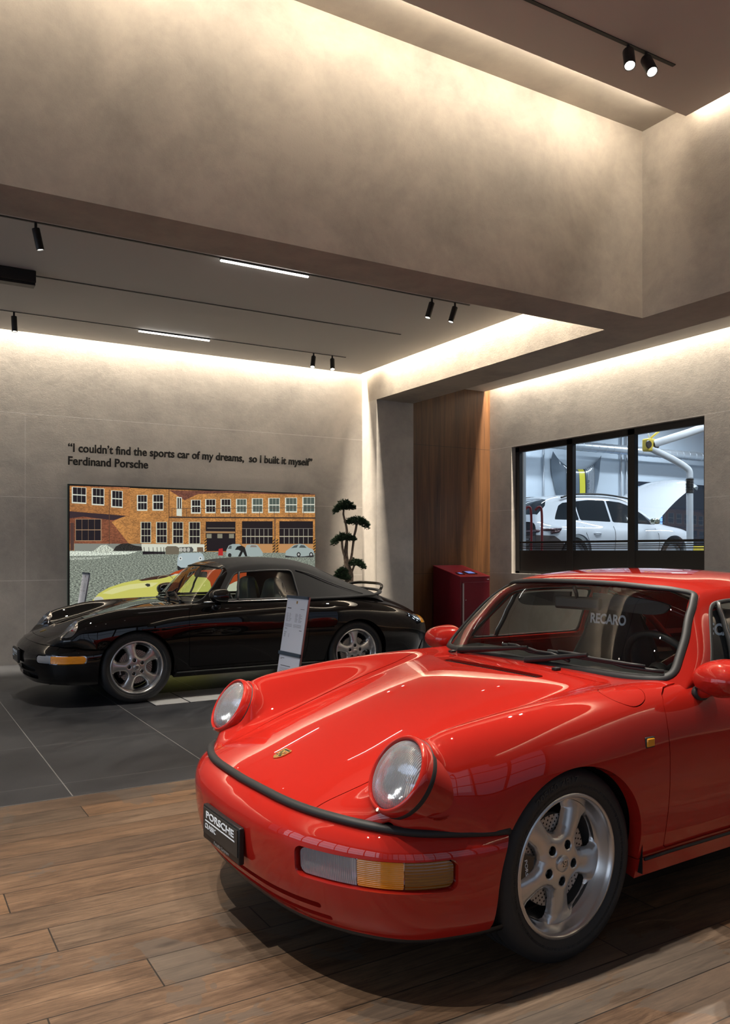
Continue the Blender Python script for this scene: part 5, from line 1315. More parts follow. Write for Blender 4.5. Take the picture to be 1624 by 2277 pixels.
 ((0.02,0.015,0.018),[(2.754,1.498),(2.787,1.521),(2.787,1.505),(2.754,1.482)],1),
 ((0.02,0.015,0.018),[(2.754,1.459),(2.787,1.482),(2.787,1.466),(2.754,1.442)],1),
 ((0.02,0.015,0.018),[(2.754,1.419),(2.787,1.443),(2.787,1.426),(2.754,1.403)],1),
 ((0.02,0.015,0.018),[(2.754,1.38),(2.787,1.403),(2.787,1.387),(2.754,1.364)],1),
 ((0.02,0.015,0.018),[(2.754,1.341),(2.787,1.364),(2.787,1.348),(2.754,1.324)],1),
 ((0.55,0.26,0.06),[(3.333,1.535),(3.368,1.535),(3.368,1.335),(3.333,1.335)],1),
 ((0.02,0.015,0.018),[(3.333,1.501),(3.368,1.525),(3.368,1.509),(3.333,1.485)],1),
 ((0.02,0.015,0.018),[(3.333,1.461),(3.368,1.485),(3.368,1.468),(3.333,1.445)],1),
 ((0.02,0.015,0.018),[(3.333,1.421),(3.368,1.445),(3.368,1.428),(3.333,1.404)],1),
 ((0.02,0.015,0.018),[(3.333,1.38),(3.368,1.404),(3.368,1.388),(3.333,1.364)],1),
 ((0.02,0.015,0.018),[(3.333,1.34),(3.368,1.364),(3.368,1.347),(3.333,1.324)],1),
 ((0.1,0.06,0.05),[(2.729,1.814),(2.741,1.814),(2.741,1.341),(2.729,1.341)],1),
 ((0.02,0.015,0.018),[(0.911,1.402),(0.918,1.402),(0.924,1.31),(0.916,1.31)],1),
 ((0.02,0.015,0.018),[(0.971,1.402),(0.977,1.402),(0.984,1.31),(0.975,1.31)],1),
 ((0.02,0.015,0.018),[(1.025,1.402),(1.031,1.402),(1.037,1.31),(1.029,1.31)],1),
 ((0.02,0.015,0.018),[(1.078,1.402),(1.085,1.402),(1.091,1.31),(1.083,1.31)],1),
 ((0.02,0.015,0.018),[(1.126,1.402),(1.133,1.402),(1.139,1.31),(1.13,1.31)],1),
 ((0.02,0.015,0.018),[(1.165,1.402),(1.172,1.402),(1.178,1.31),(1.169,1.31)],1),
 ((0.02,0.015,0.018),[(0.896,1.347),(1.187,1.338),(1.187,1.316),(0.896,1.31)],1),
 ((0.2,0.17,0.12),[(1.187,1.389),(1.213,1.415),(1.33,1.416),(1.374,1.394),(1.367,1.311),(1.198,1.308)],1),
 ((0.12,0.12,0.11),[(1.376,1.403),(1.542,1.407),(1.567,1.372),(1.553,1.337),(1.381,1.338)],1),
 ((0.55,0.54,0.48),[(1.421,1.37),(1.419,1.358),(1.412,1.348),(1.403,1.343),(1.394,1.343),(1.385,1.348),(1.378,1.358),(1.376,1.37),(1.378,1.382),(1.385,1.392),(1.394,1.398),(1.403,1.398),(1.412,1.392),(1.419,1.382)],1),
 ((0.55,0.54,0.48),[(1.468,1.37),(1.465,1.358),(1.459,1.348),(1.45,1.342),(1.44,1.343),(1.431,1.348),(1.425,1.358),(1.423,1.37),(1.425,1.382),(1.431,1.392),(1.44,1.398),(1.45,1.398),(1.459,1.392),(1.465,1.382)],1),
 ((0.55,0.54,0.48),[(1.519,1.37),(1.517,1.358),(1.511,1.348),(1.502,1.342),(1.492,1.342),(1.483,1.348),(1.477,1.358),(1.474,1.37),(1.477,1.382),(1.483,1.392),(1.492,1.398),(1.502,1.398),(1.511,1.392),(1.517,1.382)],1),
 ((0.2,0.13,0.08),[(1.614,1.403),(1.696,1.403),(1.701,1.342),(1.614,1.342)],1),
 ((0.05,0.05,0.05),[(2.891,1.289),(3.349,1.288),(3.328,1.264),(2.891,1.261)],1),
 ((0.42,0.5,0.48),[(2.891,1.306),(2.901,1.352),(2.962,1.392),(3.027,1.439),(3.118,1.455),(3.196,1.442),(3.254,1.399),(3.315,1.38),(3.341,1.352),(3.336,1.297),(3.196,1.277),(3.04,1.272),(2.898,1.289)],1),
 ((0.1,0.12,0.12),[(2.983,1.392),(3.035,1.429),(3.092,1.441),(3.071,1.401)],1),
 ((0.1,0.12,0.12),[(3.102,1.399),(3.133,1.437),(3.186,1.432),(3.222,1.397)],1),
 ((0.03,0.03,0.03),[(3.131,1.303),(3.128,1.288),(3.119,1.277),(3.106,1.271),(3.092,1.271),(3.08,1.277),(3.071,1.289),(3.068,1.303),(3.071,1.317),(3.08,1.329),(3.092,1.335),(3.106,1.335),(3.119,1.328),(3.128,1.317)],1),
 ((0.6,0.6,0.58),[(3.115,1.303),(3.113,1.296),(3.109,1.29),(3.103,1.287),(3.096,1.287),(3.09,1.29),(3.085,1.296),(3.084,1.303),(3.085,1.31),(3.09,1.316),(3.096,1.319),(3.103,1.319),(3.109,1.316),(3.113,1.31)],1),
 ((0.03,0.03,0.03),[(3.328,1.302),(3.325,1.288),(3.316,1.276),(3.303,1.27),(3.289,1.27),(3.276,1.276),(3.268,1.288),(3.264,1.302),(3.268,1.317),(3.276,1.328),(3.289,1.335),(3.303,1.335),(3.316,1.328),(3.325,1.317)],1),
 ((0.6,0.6,0.58),[(3.312,1.302),(3.31,1.295),(3.306,1.289),(3.3,1.286),(3.293,1.286),(3.286,1.289),(3.282,1.295),(3.28,1.302),(3.282,1.31),(3.286,1.315),(3.293,1.318),(3.3,1.318),(3.306,1.315),(3.31,1.309)],1),
 ((0.42,0.5,0.48),[(2.022,1.285),(2.022,1.364),(2.055,1.426),(2.11,1.447),(2.205,1.447),(2.265,1.409),(2.302,1.341),(2.304,1.28),(2.145,1.276)],1),
 ((0.1,0.12,0.12),[(2.041,1.382),(2.069,1.424),(2.098,1.424),(2.093,1.382)],1),
 ((0.03,0.03,0.03),[(2.095,1.296),(2.093,1.285),(2.085,1.275),(2.075,1.27),(2.063,1.27),(2.053,1.275),(2.046,1.285),(2.043,1.296),(2.046,1.308),(2.053,1.317),(2.063,1.323),(2.075,1.323),(2.085,1.317),(2.093,1.308)],1),
 ((0.42,0.5,0.48),[(2.289,1.284),(2.285,1.375),(2.314,1.436),(2.387,1.446),(2.465,1.439),(2.509,1.391),(2.549,1.336),(2.554,1.284),(2.411,1.275)],1),
 ((0.3,0.24,0.2),[(2.362,1.405),(2.382,1.432),(2.45,1.428),(2.465,1.405)],1),
 ((0.02,0.02,0.02),[(2.145,1.368),(2.174,1.413),(2.241,1.427),(2.285,1.404),(2.309,1.33),(2.323,1.278),(2.294,1.278),(2.26,1.341),(2.227,1.278),(2.188,1.278),(2.227,1.352),(2.193,1.368)],1),
 ((0.55,0.03,0.03),[(1.905,1.292),(1.914,1.381),(1.97,1.39),(1.975,1.292)],1),
 ((0.03,0.03,0.03),[(1.345,1.158),(1.701,1.154),(1.678,1.095),(1.352,1.103)],1),
 ((0.5,0.6,0.62),[(1.345,1.169),(1.35,1.255),(1.367,1.309),(1.419,1.327),(1.655,1.331),(1.692,1.315),(1.713,1.264),(1.706,1.165),(1.655,1.133),(1.396,1.135)],1),
 ((0.8,0.85,0.82),[(1.414,1.255),(1.412,1.244),(1.405,1.235),(1.395,1.23),(1.384,1.23),(1.374,1.235),(1.368,1.244),(1.365,1.255),(1.368,1.266),(1.374,1.275),(1.384,1.28),(1.395,1.28),(1.405,1.275),(1.412,1.266)],1),
 ((0.04,0.05,0.06),[(1.398,1.255),(1.398,1.25),(1.395,1.246),(1.392,1.244),(1.388,1.244),(1.384,1.247),(1.382,1.25),(1.381,1.255),(1.382,1.26),(1.384,1.263),(1.388,1.266),(1.392,1.266),(1.395,1.263),(1.398,1.26)],1),
 ((0.8,0.85,0.82),[(1.685,1.253),(1.683,1.242),(1.676,1.233),(1.665,1.228),(1.654,1.228),(1.644,1.233),(1.637,1.242),(1.635,1.254),(1.637,1.265),(1.644,1.274),(1.654,1.279),(1.665,1.279),(1.676,1.274),(1.683,1.265)],1),
 ((0.04,0.05,0.06),[(1.669,1.254),(1.668,1.249),(1.666,1.245),(1.662,1.243),(1.658,1.243),(1.654,1.245),(1.652,1.249),(1.651,1.254),(1.652,1.258),(1.654,1.262),(1.658,1.264),(1.662,1.264),(1.666,1.262),(1.668,1.258)],1),
 ((0.55,0.08,0.02),[(1.231,1.04),(1.319,1.086),(1.452,1.124),(1.77,1.138),(2.241,1.115),(2.387,1.045),(2.338,0.864),(2.145,0.779),(1.77,0.789),(1.319,0.952)],1),
 ((0.75,0.72,0.55),[(1.22,1.036),(1.319,1.056),(1.452,1.059),(1.542,1.035),(1.319,1.017)],1),
 ((0.82,0.8,0.6),[(2.145,0.936),(2.362,1.0),(2.584,0.951),(2.683,0.764),(2.658,0.535),(1.77,0.568),(1.77,0.767)],1),
 ((0.72,0.7,0.16),[(0.259,0.706),(0.279,0.75),(0.349,0.827),(0.471,0.896),(0.635,0.949),(0.823,0.987),(1.014,1.005),(1.187,1.019),(1.319,1.035),(1.542,1.046),(1.724,1.015),(1.793,0.943),(1.812,0.854),(1.798,0.655),(1.798,0.345),(0.259,0.418)],1),
 ((0.85,0.83,0.35),[(0.39,0.826),(0.532,0.888),(0.739,0.932),(0.928,0.949),(1.1,0.946),(1.014,0.894),(0.739,0.869),(0.511,0.812)],1),
 ((0.08,0.04,0.03),[(0.839,0.983),(1.014,1.022),(1.209,1.045),(1.319,1.052),(1.187,1.009),(1.078,0.989),(0.886,0.971)],1),
 ((0.72,0.7,0.55),[(0.41,0.75),(0.404,0.734),(0.387,0.722),(0.363,0.716),(0.336,0.717),(0.312,0.724),(0.295,0.738),(0.289,0.754),(0.295,0.77),(0.312,0.782),(0.336,0.789),(0.363,0.788),(0.387,0.78),(0.404,0.767)],1),
 ((0.6,0.62,0.55),[(0.394,0.747),(0.389,0.734),(0.375,0.725),(0.356,0.72),(0.335,0.72),(0.315,0.727),(0.302,0.737),(0.297,0.75),(0.302,0.762),(0.315,0.772),(0.335,0.777),(0.356,0.776),(0.375,0.77),(0.389,0.76)],1),
 ((0.05,0.05,0.04),[(0.922,0.922),(0.95,0.938),(0.988,0.933),(0.992,0.903),(0.96,0.895)],1),
 ((0.3,0.25,0.16),[(1.292,0.991),(1.288,1.001),(1.281,1.011),(1.271,1.019),(1.258,1.027),(1.243,1.033),(1.226,1.038),(1.208,1.042),(1.189,1.043),(1.17,1.043),(1.152,1.04),(1.135,1.036),(1.119,1.031),(1.106,1.024),(1.096,1.016),(1.088,1.007),(1.084,0.997),(1.092,0.995),(1.096,1.004),(1.103,1.011),(1.113,1.018),(1.125,1.024),(1.139,1.029),(1.155,1.032),(1.172,1.034),(1.189,1.034),(1.206,1.033),(1.223,1.03),(1.238,1.026),(1.252,1.021),(1.264,1.014),(1.273,1.007),(1.28,0.999),(1.283,0.99)],1),
]

# ================================================================== lit factory photograph on the back wall
def mat_print():
    m = bpy.data.materials.new('backlit_print'); m.use_nodes = True; nt = m.node_tree; nt.nodes.clear(); k = NT(nt)
    out = k.n('ShaderNodeOutputMaterial'); at = k.n('ShaderNodeAttribute', attribute_name='Col'); co = k.coords(); x, y, z = k.sep(co)
    v = k.comb(x, 0, k.math('MULTIPLY', z, 1.0))
    br = k.n('ShaderNodeTexBrick', i_Vector=k.comb(x, z, 0), i_Scale=26.0, i_Color1=(.62, .62, .62, 1), i_Color2=(1.25, 1.2, 1.1, 1), i_Mortar=(.75, .75, .7, 1), i_Mortar_Size=.012)
    cl = k.noise(v, 4, 4, .6)
    brick = k.mix(1.0, br.outputs[0], k.ramp(cl, [(.35, (.75, .72, .75)), (.65, (1.2, 1.15, 1.05))]), 'MULTIPLY')
    # cobbles: finer towards the back of the yard
    sc = k.math('MULTIPLY', 26, k.math('POWER', k.math('MAXIMUM', k.math('SUBTRACT', z, .1), .3), .9))
    vo = k.n('ShaderNodeTexNoise', i_Vector=k.comb(k.math('MULTIPLY', x, sc), 0, k.math('MULTIPLY', z, k.math('MULTIPLY', sc, 1.8))), i_Scale=1.6, i_Detail=5.0, i_Roughness=.75).outputs[0]
    cob = k.ramp(vo, [(.42, (.28, .29, .27)), (.5, (1.0, 1.04, .98)), (.60, (2.1, 2.2, 1.95))])
    a = at.outputs['Alpha']; isb = k.math('MULTIPLY', k.math('GREATER_THAN', a, .25), k.math('LESS_THAN', a, .75)); isc = k.math('LESS_THAN', a, .25)
    t = k.mix(isb, (1, 1, 1), brick); t = k.mix(isc, t, cob)
    col = k.mix(1.0, at.outputs['Color'], t, 'MULTIPLY')
    em = k.n('ShaderNodeEmission', i_Color=col, i_Strength=.8); gl = k.n('ShaderNodeBsdfGlossy', i_Roughness=.25); mx = k.n('ShaderNodeMixShader', i_0=.04)
    nt.links.new(em.outputs[0], mx.inputs[1]); nt.links.new(gl.outputs[0], mx.inputs[2]); nt.links.new(mx.outputs[0], out.inputs[0]); return m
mur = empty('light_box_picture', (1.955, 10.44, 0), 'backlit colour photograph of a brick factory yard hanging on the back wall', 'picture')
MB().box(-.005, 3.372, .004, .058, .42, 2.16).build('frame', M_black, mur)
MB().box(-.012, 3.30, .02, .060, .45, 2.175).build('backing_box', pbr('green_black_metal', (.02, .03, .028), .4), mur)
V = []; F = []; Cc = []
for i, (c, pts, t) in enumerate(MURAL):
    y_ = -.0001*i; b = len(V); V += [(x, y_, max(z, .43)) for x, z in pts]; F.append(tuple(range(b, b+len(pts)))); Cc += [(*c, t)]*len(pts)
pr_ = mk('photo_print', V, F, mat_print(), mur)
ca = pr_.data.color_attributes.new('Col', 'FLOAT_COLOR', 'POINT')
for i, c in enumerate(Cc): ca.data[i].color = c

# ------------------------------------------------------------------ wall lettering
M_letter = pbr('dark_letters', (.018, .017, .016), .5)
def wall_text(body, x0, x1, zb, label, size=.145):
    M = basis((1, 0, 0), (0, 0, 1), (0, -1, 0), (x0, 10.478, zb))
    o = text_obj('wall_lettering', body, Matrix.Identity(4), size, M_letter, None, ext=.010, align='LEFT', bold=.0028)
    xs = [v.co.x for v in o.data.vertices]; wdt = max(xs)-min(xs); s_ = (x1-x0)/wdt; mn = min(xs)
    o.data.transform(Matrix.Diagonal((s_, 1, 1, 1)) @ Matrix.Translation((-mn, size*.22, 0))); o.matrix_world = M
    tag(o, label, 'lettering', 'quotation lettering on the back wall'); return o
wall_text('\u201cI couldn\u2019t find the sports car of my dreams,  so I built it myself\u201d', 1.952, 5.297, 2.585, 'long upper line of dark raised lettering, a quotation on the back wall')
wall_text('Ferdinand Porsche', 1.952, 2.936, 2.425, 'short lower line of dark raised lettering, the name under the quotation')

# ------------------------------------------------------------------ information stands
M_paper = pbr('printed_sheet', (.72, .76, .86), .35, coat=.6)
M_steelblue = pbr('blue_grey_clip', (.06, .09, .13), .35, .3)
M_print = pbr('print_ink', (.10, .11, .14), .6)
def info_stand(loc, az, label, w=.30, zt=1.037, lean=.164, bright=True):
    t = empty('information_stand', loc, label, 'stand', 'information stands beside the cars')
    e = Vector((math.cos(az), math.sin(az), 0)); n = Vector((e.y, -e.x, 0))     # n points back, away from the reader
    n = -n if n.x < 0 else n
    up = (Vector((0, 0, 1))*math.cos(lean) + n*math.sin(lean)).normalized(); fr = up.cross(e).normalized()
    if fr.dot(n) > 0: fr = -fr
    top = Vector((0, 0, zt)); P = lambda a, b, c=0: tuple(top + e*a - up*b + fr*c)
    def plate(name, a0, a1, b0, b1, c0, c1, m, par=None): 
        mb = MB(); V = [P(a, b, c) for c in (c0, c1) for b in (b0, b1) for a in (a0, a1)]
        mb.add(V, [(0,2,3,1),(4,5,7,6),(0,1,5,4),(2,6,7,3),(0,4,6,2),(1,3,7,5)]); return mb.build(name, m, par or t)
    h = w/2
    plate('back_panel', -h, h, 0, .92, -.012, 0, pbr('stand_alu', (.45, .46, .5), .3, .9))
    s1 = plate('sheet', -h+.006, h-.006, .018, .395, .0005, .002, M_paper); s2 = plate('sheet', -h+.006, h-.006, .425, .80, .0005, .002, M_paper)
    plate('clip_bar', -h-.002, h+.002, -.002, .018, 0, .010, M_steelblue); plate('clip_bar', -h-.003, h+.003, .397, .420, 0, .011, M_steelblue)
    # lines of small print (grey ticks too fine to read in the photograph)
    rg = random.Random(4); ee = 1 if (e.x*(-.8616)+e.y*.5075) < 0 else -1
    mb = MB()
    def tick(a0, a1, b, hh=.0022):
        V = [P(ee*a, b_, .0024) for b_ in (b, b+hh) for a in (a0, a1)]; mb.add(V, [(0, 1, 3, 2)])
    tick(-.125, -.07, .085, .006); tick(.06, .115, .088, .003)
    for i in range(7): tick(-.125, -.125+rg.uniform(.025, .035), .125+i*.009); tick(-.085, -.085+rg.uniform(.015, .04), .125+i*.009); tick(0, rg.uniform(.025, .04), .125+i*.009); tick(.05, .05+rg.uniform(.02, .05), .125+i*.009)
    for i in range(4): tick(-.125, -.03, .200+i*.006, .0014); tick(-.01, .10, .200+i*.006, .0014)
    tick(-.125, -.09, .232, .003); tick(.08, .115, .236, .004); tick(-.125, -.09, .258, .003)
    for i in range(4): tick(-.125, -.10, .268+i*.007); tick(-.06, -.05, .268+i*.007)
    mb.build('printed_lines', M_print, s1)
    mb = MB(); tick(-.125, -.07, .440, .004); tick(-.125, -.10, .449, .003); tick(-.11, .03, .492, .005)
    for i in range(9): tick(-.12, rg.uniform(.06, .11), .510+i*.0075, .0016)
    mb.build('printed_lines', M_print, s2)
    crest(s1, basis(e*ee, up, fr, Vector(P(0, .045, .002))), .022)
    MB().tube([P(0, .45, -.02), (P(0, .45, -.02)[0], P(0, .45, -.02)[1], .02)], .016, 12).build('post', pbr('stand_alu', (.45, .46, .5), .3, .9), t, smooth=True)
    MB().box(-.16, .16, -.16, .16, .0, .012).build('base_plate', M_black, t, bevel=.003).location = (P(0, .45, -.02)[0], P(0, .45, -.02)[1], 0)
    return t
info_stand((2.52, 5.20, 0), 1.64, 'white information stand standing between the two cars')
info_stand((2.01, 9.72, 0), 1.60, 'lilac-looking information stand standing behind the black car in front of the picture', zt=1.105)

# ------------------------------------------------------------------ floor plates under the black car
def mat_tread():
    m, nt, b = _new('diamond_plate'); k = NT(nt); co = k.coords(); x, y, z = k.sep(co)
    a = k.math('SINE', k.math('MULTIPLY', k.math('ADD', x, y), 150)); c = k.math('SINE', k.math('MULTIPLY', k.math('SUBTRACT', x, y), 150))
    h = k.math('POWER', k.math('ABSOLUTE', k.math('MULTIPLY', a, c)), 2)
    b.inputs['Base Color'].default_value = (.78, .78, .77, 1); b.inputs['Metallic'].default_value = .55; b.inputs['Roughness'].default_value = .42
    nt.links.new(k.bump(h, .8, .004), b.inputs['Normal']); return m
M_tread = mat_tread()
PG = 'aluminium tread plates set in the tiled floor'
for x0, x1, y0, y1, lab in ((2.06, 2.36, 7.10, 7.68, 'small tread plate set in the tiles by the front wheel of the black car'),
                            (2.375, 3.35, 7.10, 7.68, 'long tread plate set in the tiles under the black car door'),
                            (3.36, 4.00, 7.10, 7.68, 'rear tread plate set in the tiles under the black car')):
    t = empty('floor_plate', (0, 0, 0), lab, 'floor plate', PG)
    MB().box(x0, x1, y0, y1, .0, .004).build('tread_sheet', M_tread, t); MB().box(x0-.008, x1+.005, y0-.01, y1+.01, -.002, .002).build('edge_frame', M_black, t)

# ------------------------------------------------------------------ dark housing on the middle track
t = empty('ceiling_housing', (1.218, 8.12, 3.945), 'long black box hanging under the lower ceiling at the left edge', 'ceiling unit')
MB().box(-2.6, 0, -.075, .075, -.115, -.004).build('casing', M_black, t, bevel=.008); MB().box(-2.6, -.004, -.05, .05, -.135, -.112).build('lower_rail', M_blackplastic, t)

# ------------------------------------------------------------------ red cabinet
M_cab = pbr('dark_red_lacquer', (.13, .006, .014), .38)
M_cabtop = pbr('bright_red_lacquer', (.34, .008, .022), .32)
t = empty('red_cabinet', (7.40, 9.76, 0), 'dark red metal cabinet with sloping top standing in front of the walnut panel', 'cabinet')
W_, D_ = .556, .70
cb = MB(); pr2 = [(0, .05), (D_, .05), (D_, 1.118), (.0, .962)]
cb.prism([(0, y_, z_) for y_, z_ in pr2], (W_, 0, 0)); cb.build('carcass', M_cab, t, bevel=.004)
MB().prism([(-.004, -.006, .962), (-.004, D_, 1.119), (-.004, D_, 1.128), (-.004, -.006, .971)], (W_+.008, 0, 0)).build('sloping_top', M_cabtop, t, bevel=.003)
MB().box(.035, W_-.02, -.014, -.002, .08, .885).build('door', M_cab, t, bevel=.003)
MB().box(.034, .050, -.024, -.004, .10, .870).build('door_edge_trim', pbr('satin_silver', (.6, .58, .58), .35, .7), t)
MB().lathe([(0, .012), (.008, .012), (.010, .0)][::-1], 16, M=rot_to((0, -1, 0), (.085, -.012, .62))).build('lock', M_chrome, t, smooth=True, angle=40)
MB().box(W_-.055, W_-.018, -.006, -.001, .915, .930).build('name_plate', pbr('satin_silver', (.6, .58, .58), .35, .7), t)
sl = math.atan2(1.118-.962, D_); ML = basis((1, 0, 0), (0, math.cos(sl), math.sin(sl)), (0, -math.sin(sl), math.cos(sl)), (0, -.006, .971))
M_screen = pbr('blue_screen', (.05, .08, .3), .3, emis=(.25, .38, .95), es=.55)
for a0, a1, b0, b1 in ((.06, .17, .12, .22), (.24, .42, .14, .29)):
    MB().box(a0, a1, b0, b1, .0, .008, M=ML).build('terminal', M_blackplastic, t); MB().box(a0+.03, a1-.03, b0+.015, b1-.015, .008, .010, M=ML).build('terminal_screen', M_screen, t)
for x_ in (.04, W_-.04):
    for y_ in (.05, D_-.05): MB().lathe([(.022, 0), (.022, .05)], 14, M=Matrix.Translation((x_, y_, 0))).build('foot', M_black, t)

# ------------------------------------------------------------------ cloud-pruned tree
def mat_leaf():
    m, nt, b = _new('juniper_green'); k = NT(nt); n = k.noise(k.coords(), 30, 3)
    nt.links.new(k.ramp(n, [(.35, (.006, .018, .008)), (.65, (.025, .062, .022))]), b.inputs['Base Color']); b.inputs['Roughness'].default_value = .6; return m
def mat_bark():
    m, nt, b = _new('bark'); k = NT(nt); co = k.coords(); x, y, z = k.sep(co); n = k.noise(k.comb(k.math('MULTIPLY', x, 3), k.math('MULTIPLY', y, 3), k.math('MULTIPLY', z, .6)), 24, 5, .7)
    nt.links.new(k.ramp(n, [(.35, (.05, .035, .027)), (.65, (.26, .19, .14))]), b.inputs['Base Color']); b.inputs['Roughness'].default_value = .9
    nt.links.new(k.bump(n, .8, .02), b.inputs['Normal']); return m
tr = empty('cloud_pruned_tree', (5.62, 10.02, 0), 'small cloud-pruned conifer in a pot standing right of the factory picture', 'potted tree')
bk = mat_bark(); lf = mat_leaf()
def twig(pts, r): return MB().tube(smoothpath(pts, 6), r, 10)
trunk = smoothpath([(.02, 0, .42), (.03, .0, .62), (.02, .0, .86), (.04, .01, 1.02), (.00, 0, 1.14), (-.03, 0, 1.30), (-.015, 0, 1.46), (-.01, 0, 1.62), (-.03, 0, 1.74), (-.065, 0, 1.86), (-.06, 0, 1.93)], 5)
n = len(trunk); MB().tube(trunk, [.085-.066*min(1, i/(n*.62)) if i < n*.62 else .019-.007*((i-n*.62)/(n*.38)) for i in range(n)], 14).build('trunk', bk, tr, smooth=True)
for pts, r in (([(.03, 0, 1.02), (.02, -.02, 1.12), (-.05, -.02, 1.26), (-.085, -.01, 1.38), (-.09, 0, 1.50)], .016), ([(.02, 0, 1.16), (.06, 0, 1.26), (.085, 0, 1.40), (.10, -.01, 1.55), (.135, 0, 1.66), (.15, 0, 1.74)], .017),
               ([(.04, 0, .98), (.08, 0, 1.08), (.11, 0, 1.15)], .014), ([(.0, 0, .92), (-.06, -.02, .98), (-.12, -.02, 1.0)], .014), ([(.0, 0, 1.10), (-.05, 0, 1.08), (-.09, 0, 1.07)], .010)):
    twig(pts, r).build('branch', bk, tr, smooth=True)
def pad(c, rx_, rz_, seed, droop, n=430, ry_=None):
    rz_ *= 1.5; n = int(n*1.7); rg = random.Random(seed); mb = MB(); ry_ = ry_ or rx_*.8
    for i in range(n):
        a = rg.uniform(0, 2*PI); rr = math.sqrt(rg.random()); px, py = rx_*rr*math.cos(a), ry_*rr*math.sin(a)
        pz = rz_*(1-rr*rr)*rg.uniform(-.2, 1) - abs(rg.gauss(0, .012)); px += rg.gauss(0, .008)
        if droop and px*droop > rx_*.35: pz -= (px*droop-rx_*.35)*rg.uniform(.3, .9)
        p = Vector(c)+Vector((px, py, pz)); d = Vector((math.cos(a)*rr*1.3+rg.gauss(0, .45), math.sin(a)*rr+rg.gauss(0, .45), rg.uniform(-.35, .75))).normalized()
        s_ = d.cross(Vector((rg.random(), rg.random(), rg.random()))).normalized(); L = rg.uniform(.026, .055); w_ = .008
        u_ = d.cross(s_)
        mb.add([p-s_*w_, p+s_*w_, p+d*L], [(0, 1, 2)]); mb.add([p-u_*w_, p+u_*w_, p+d*L*.9], [(0, 1, 2)])
        q = p+d*L*.4; mb.add([q-s_*w_*.6, q+s_*w_*.6, q+(d+s_*.8)*L*.5], [(0, 1, 2)]); mb.add([q-u_*w_*.6, q+u_*w_*.6, q+(d-u_*.8)*L*.5], [(0, 1, 2)])
    mb.build('foliage_pad', lf, tr)
pad((-.05, 0, 1.965), .145, .075, 1, -1, 620); pad((.16, 0, 1.765), .165, .055, 2, 1, 620); pad((-.06, 0, 1.53), .165, .055, 3, -1, 620)
pad((.13, 0, 1.175), .135, .05, 4, 1, 430); pad((-.09, 0, 1.075), .065, .035, 5, -1, 200); pad((-.12, -.03, .985), .12, .06, 6, -1, 560)
MB().lathe([(.0, .02), (.15, .0), (.19, .42), (.175, .42), (.17, .38), (0, .38)][::-1], 40).build('pot', pbr('anthracite_pot', (.03, .03, .032), .6), tr, smooth=True, angle=40)

# ------------------------------------------------------------------ workshop window
wi = MB(); XW0, XW1 = 8.63, 8.70
fr_z = (1.0, 2.99)
wi.box(XW0, XW1, 6.43, 9.95, 2.905, 2.99); wi.box(XW0, XW1, 6.43, 9.95, 1.0, 1.04)
for a, b in ((9.855, 9.95), (8.705, 8.825), (7.565, 7.685), (6.43, 6.50)): wi.box(XW0, XW1, a, b, 1.0, 2.99)
wo = wi.build('window_1', pbr('dark_brown_frame', (.016, .014, .013), .45), bevel=.004); wo['kind'] = 'structure'; wo['label'] = 'three-part workshop window in a dark frame'
for a, b in ((8.825, 9.855), (7.685, 8.705), (6.50, 7.565)):
    MB().box(XW0+.01, XW1-.01, a, b, 1.04, 1.36).build('lower_panel', pbr('dark_brown_frame', (.016, .014, .013), .45), wo)
    MB().poly([(XW0+.035, a, 1.36), (XW0+.035, b, 1.36), (XW0+.035, b, 2.905), (XW0+.035, a, 2.905)]).build('pane', M_pane, wo)
    for zz, hh in ((1.485, .015), (1.445, .006), (1.42, .006), (1.392, .006)): MB().box(XW0+.015, XW0+.03, a, b, zz-hh, zz+hh).build('rail', pbr('dark_brown_frame', (.016, .014, .013), .45), wo)

# ------------------------------------------------------------------ workshop behind the window
M_shop = pbr('workshop_wall', (.58, .66, .74), .7); M_shopceil = pbr('workshop_ceiling', (.35, .38, .42), .7)
struct('wall_workshop_back', MB().box(8.8, 22, 15.0, 15.2, 0, 5.0), M_shop); struct('wall_workshop_left', MB().box(8.8, 8.9, 10.6, 15, 0, 5.0), M_shop)
struct('wall_workshop_right', MB().box(22, 22.2, 2, 15, 0, 5), M_shop); struct('wall_workshop_front', MB().box(8.8, 22, 1.9, 2, 0, 5), M_shop)
struct('ceiling_workshop', MB().box(8.8, 22, 2, 15, 4.9, 5.0), M_shopceil)
struct('floor_workshop', MB().box(16.5, 22, 2, 15, -.1, 0.0), pbr('grey_epoxy', (.22, .23, .25), .35))
for i, (x_, y_) in enumerate(((11.5, 7.5), (11.5, 10.2), (15.0, 7.5), (15.0, 10.5), (12.5, 13.6), (17.5, 13.2), (18.5, 9.5))):
    t = empty('workshop_lamp', (x_, y_, 4.82), 'long tube lamp under the workshop ceiling', 'ceiling lamp', 'tube lamps under the workshop ceiling')
    MB().box(-.9, .9, -.06, .06, .02, .08).build('housing', M_white, t); MB().box(-.88, .88, -.05, .05, -.01, .02).build('tube', pbr('tube_glow', (1, 1, 1), .5, emis=(.86, .94, 1), es=6), t)
    area('workshop_light', (x_, y_, 4.79), (0, 0, -1), 1.8, .2, LP['workshop'], (.80, .90, 1))
du = MB(); du.tube([(9.0, 14.5, 3.90), (21.5, 14.5, 3.90)], .115, 28)
for x_ in np.arange(9.2, 21, .26): du.tube([(x_, 14.5, 3.90), (x_+.012, 14.5, 3.90)], .121, 28)
tag(du.build('ventilation_duct', pbr('galvanised', (.62, .66, .70), .3, .7), smooth=True, angle=40), 'silver spiral duct running along the workshop back wall', 'duct')
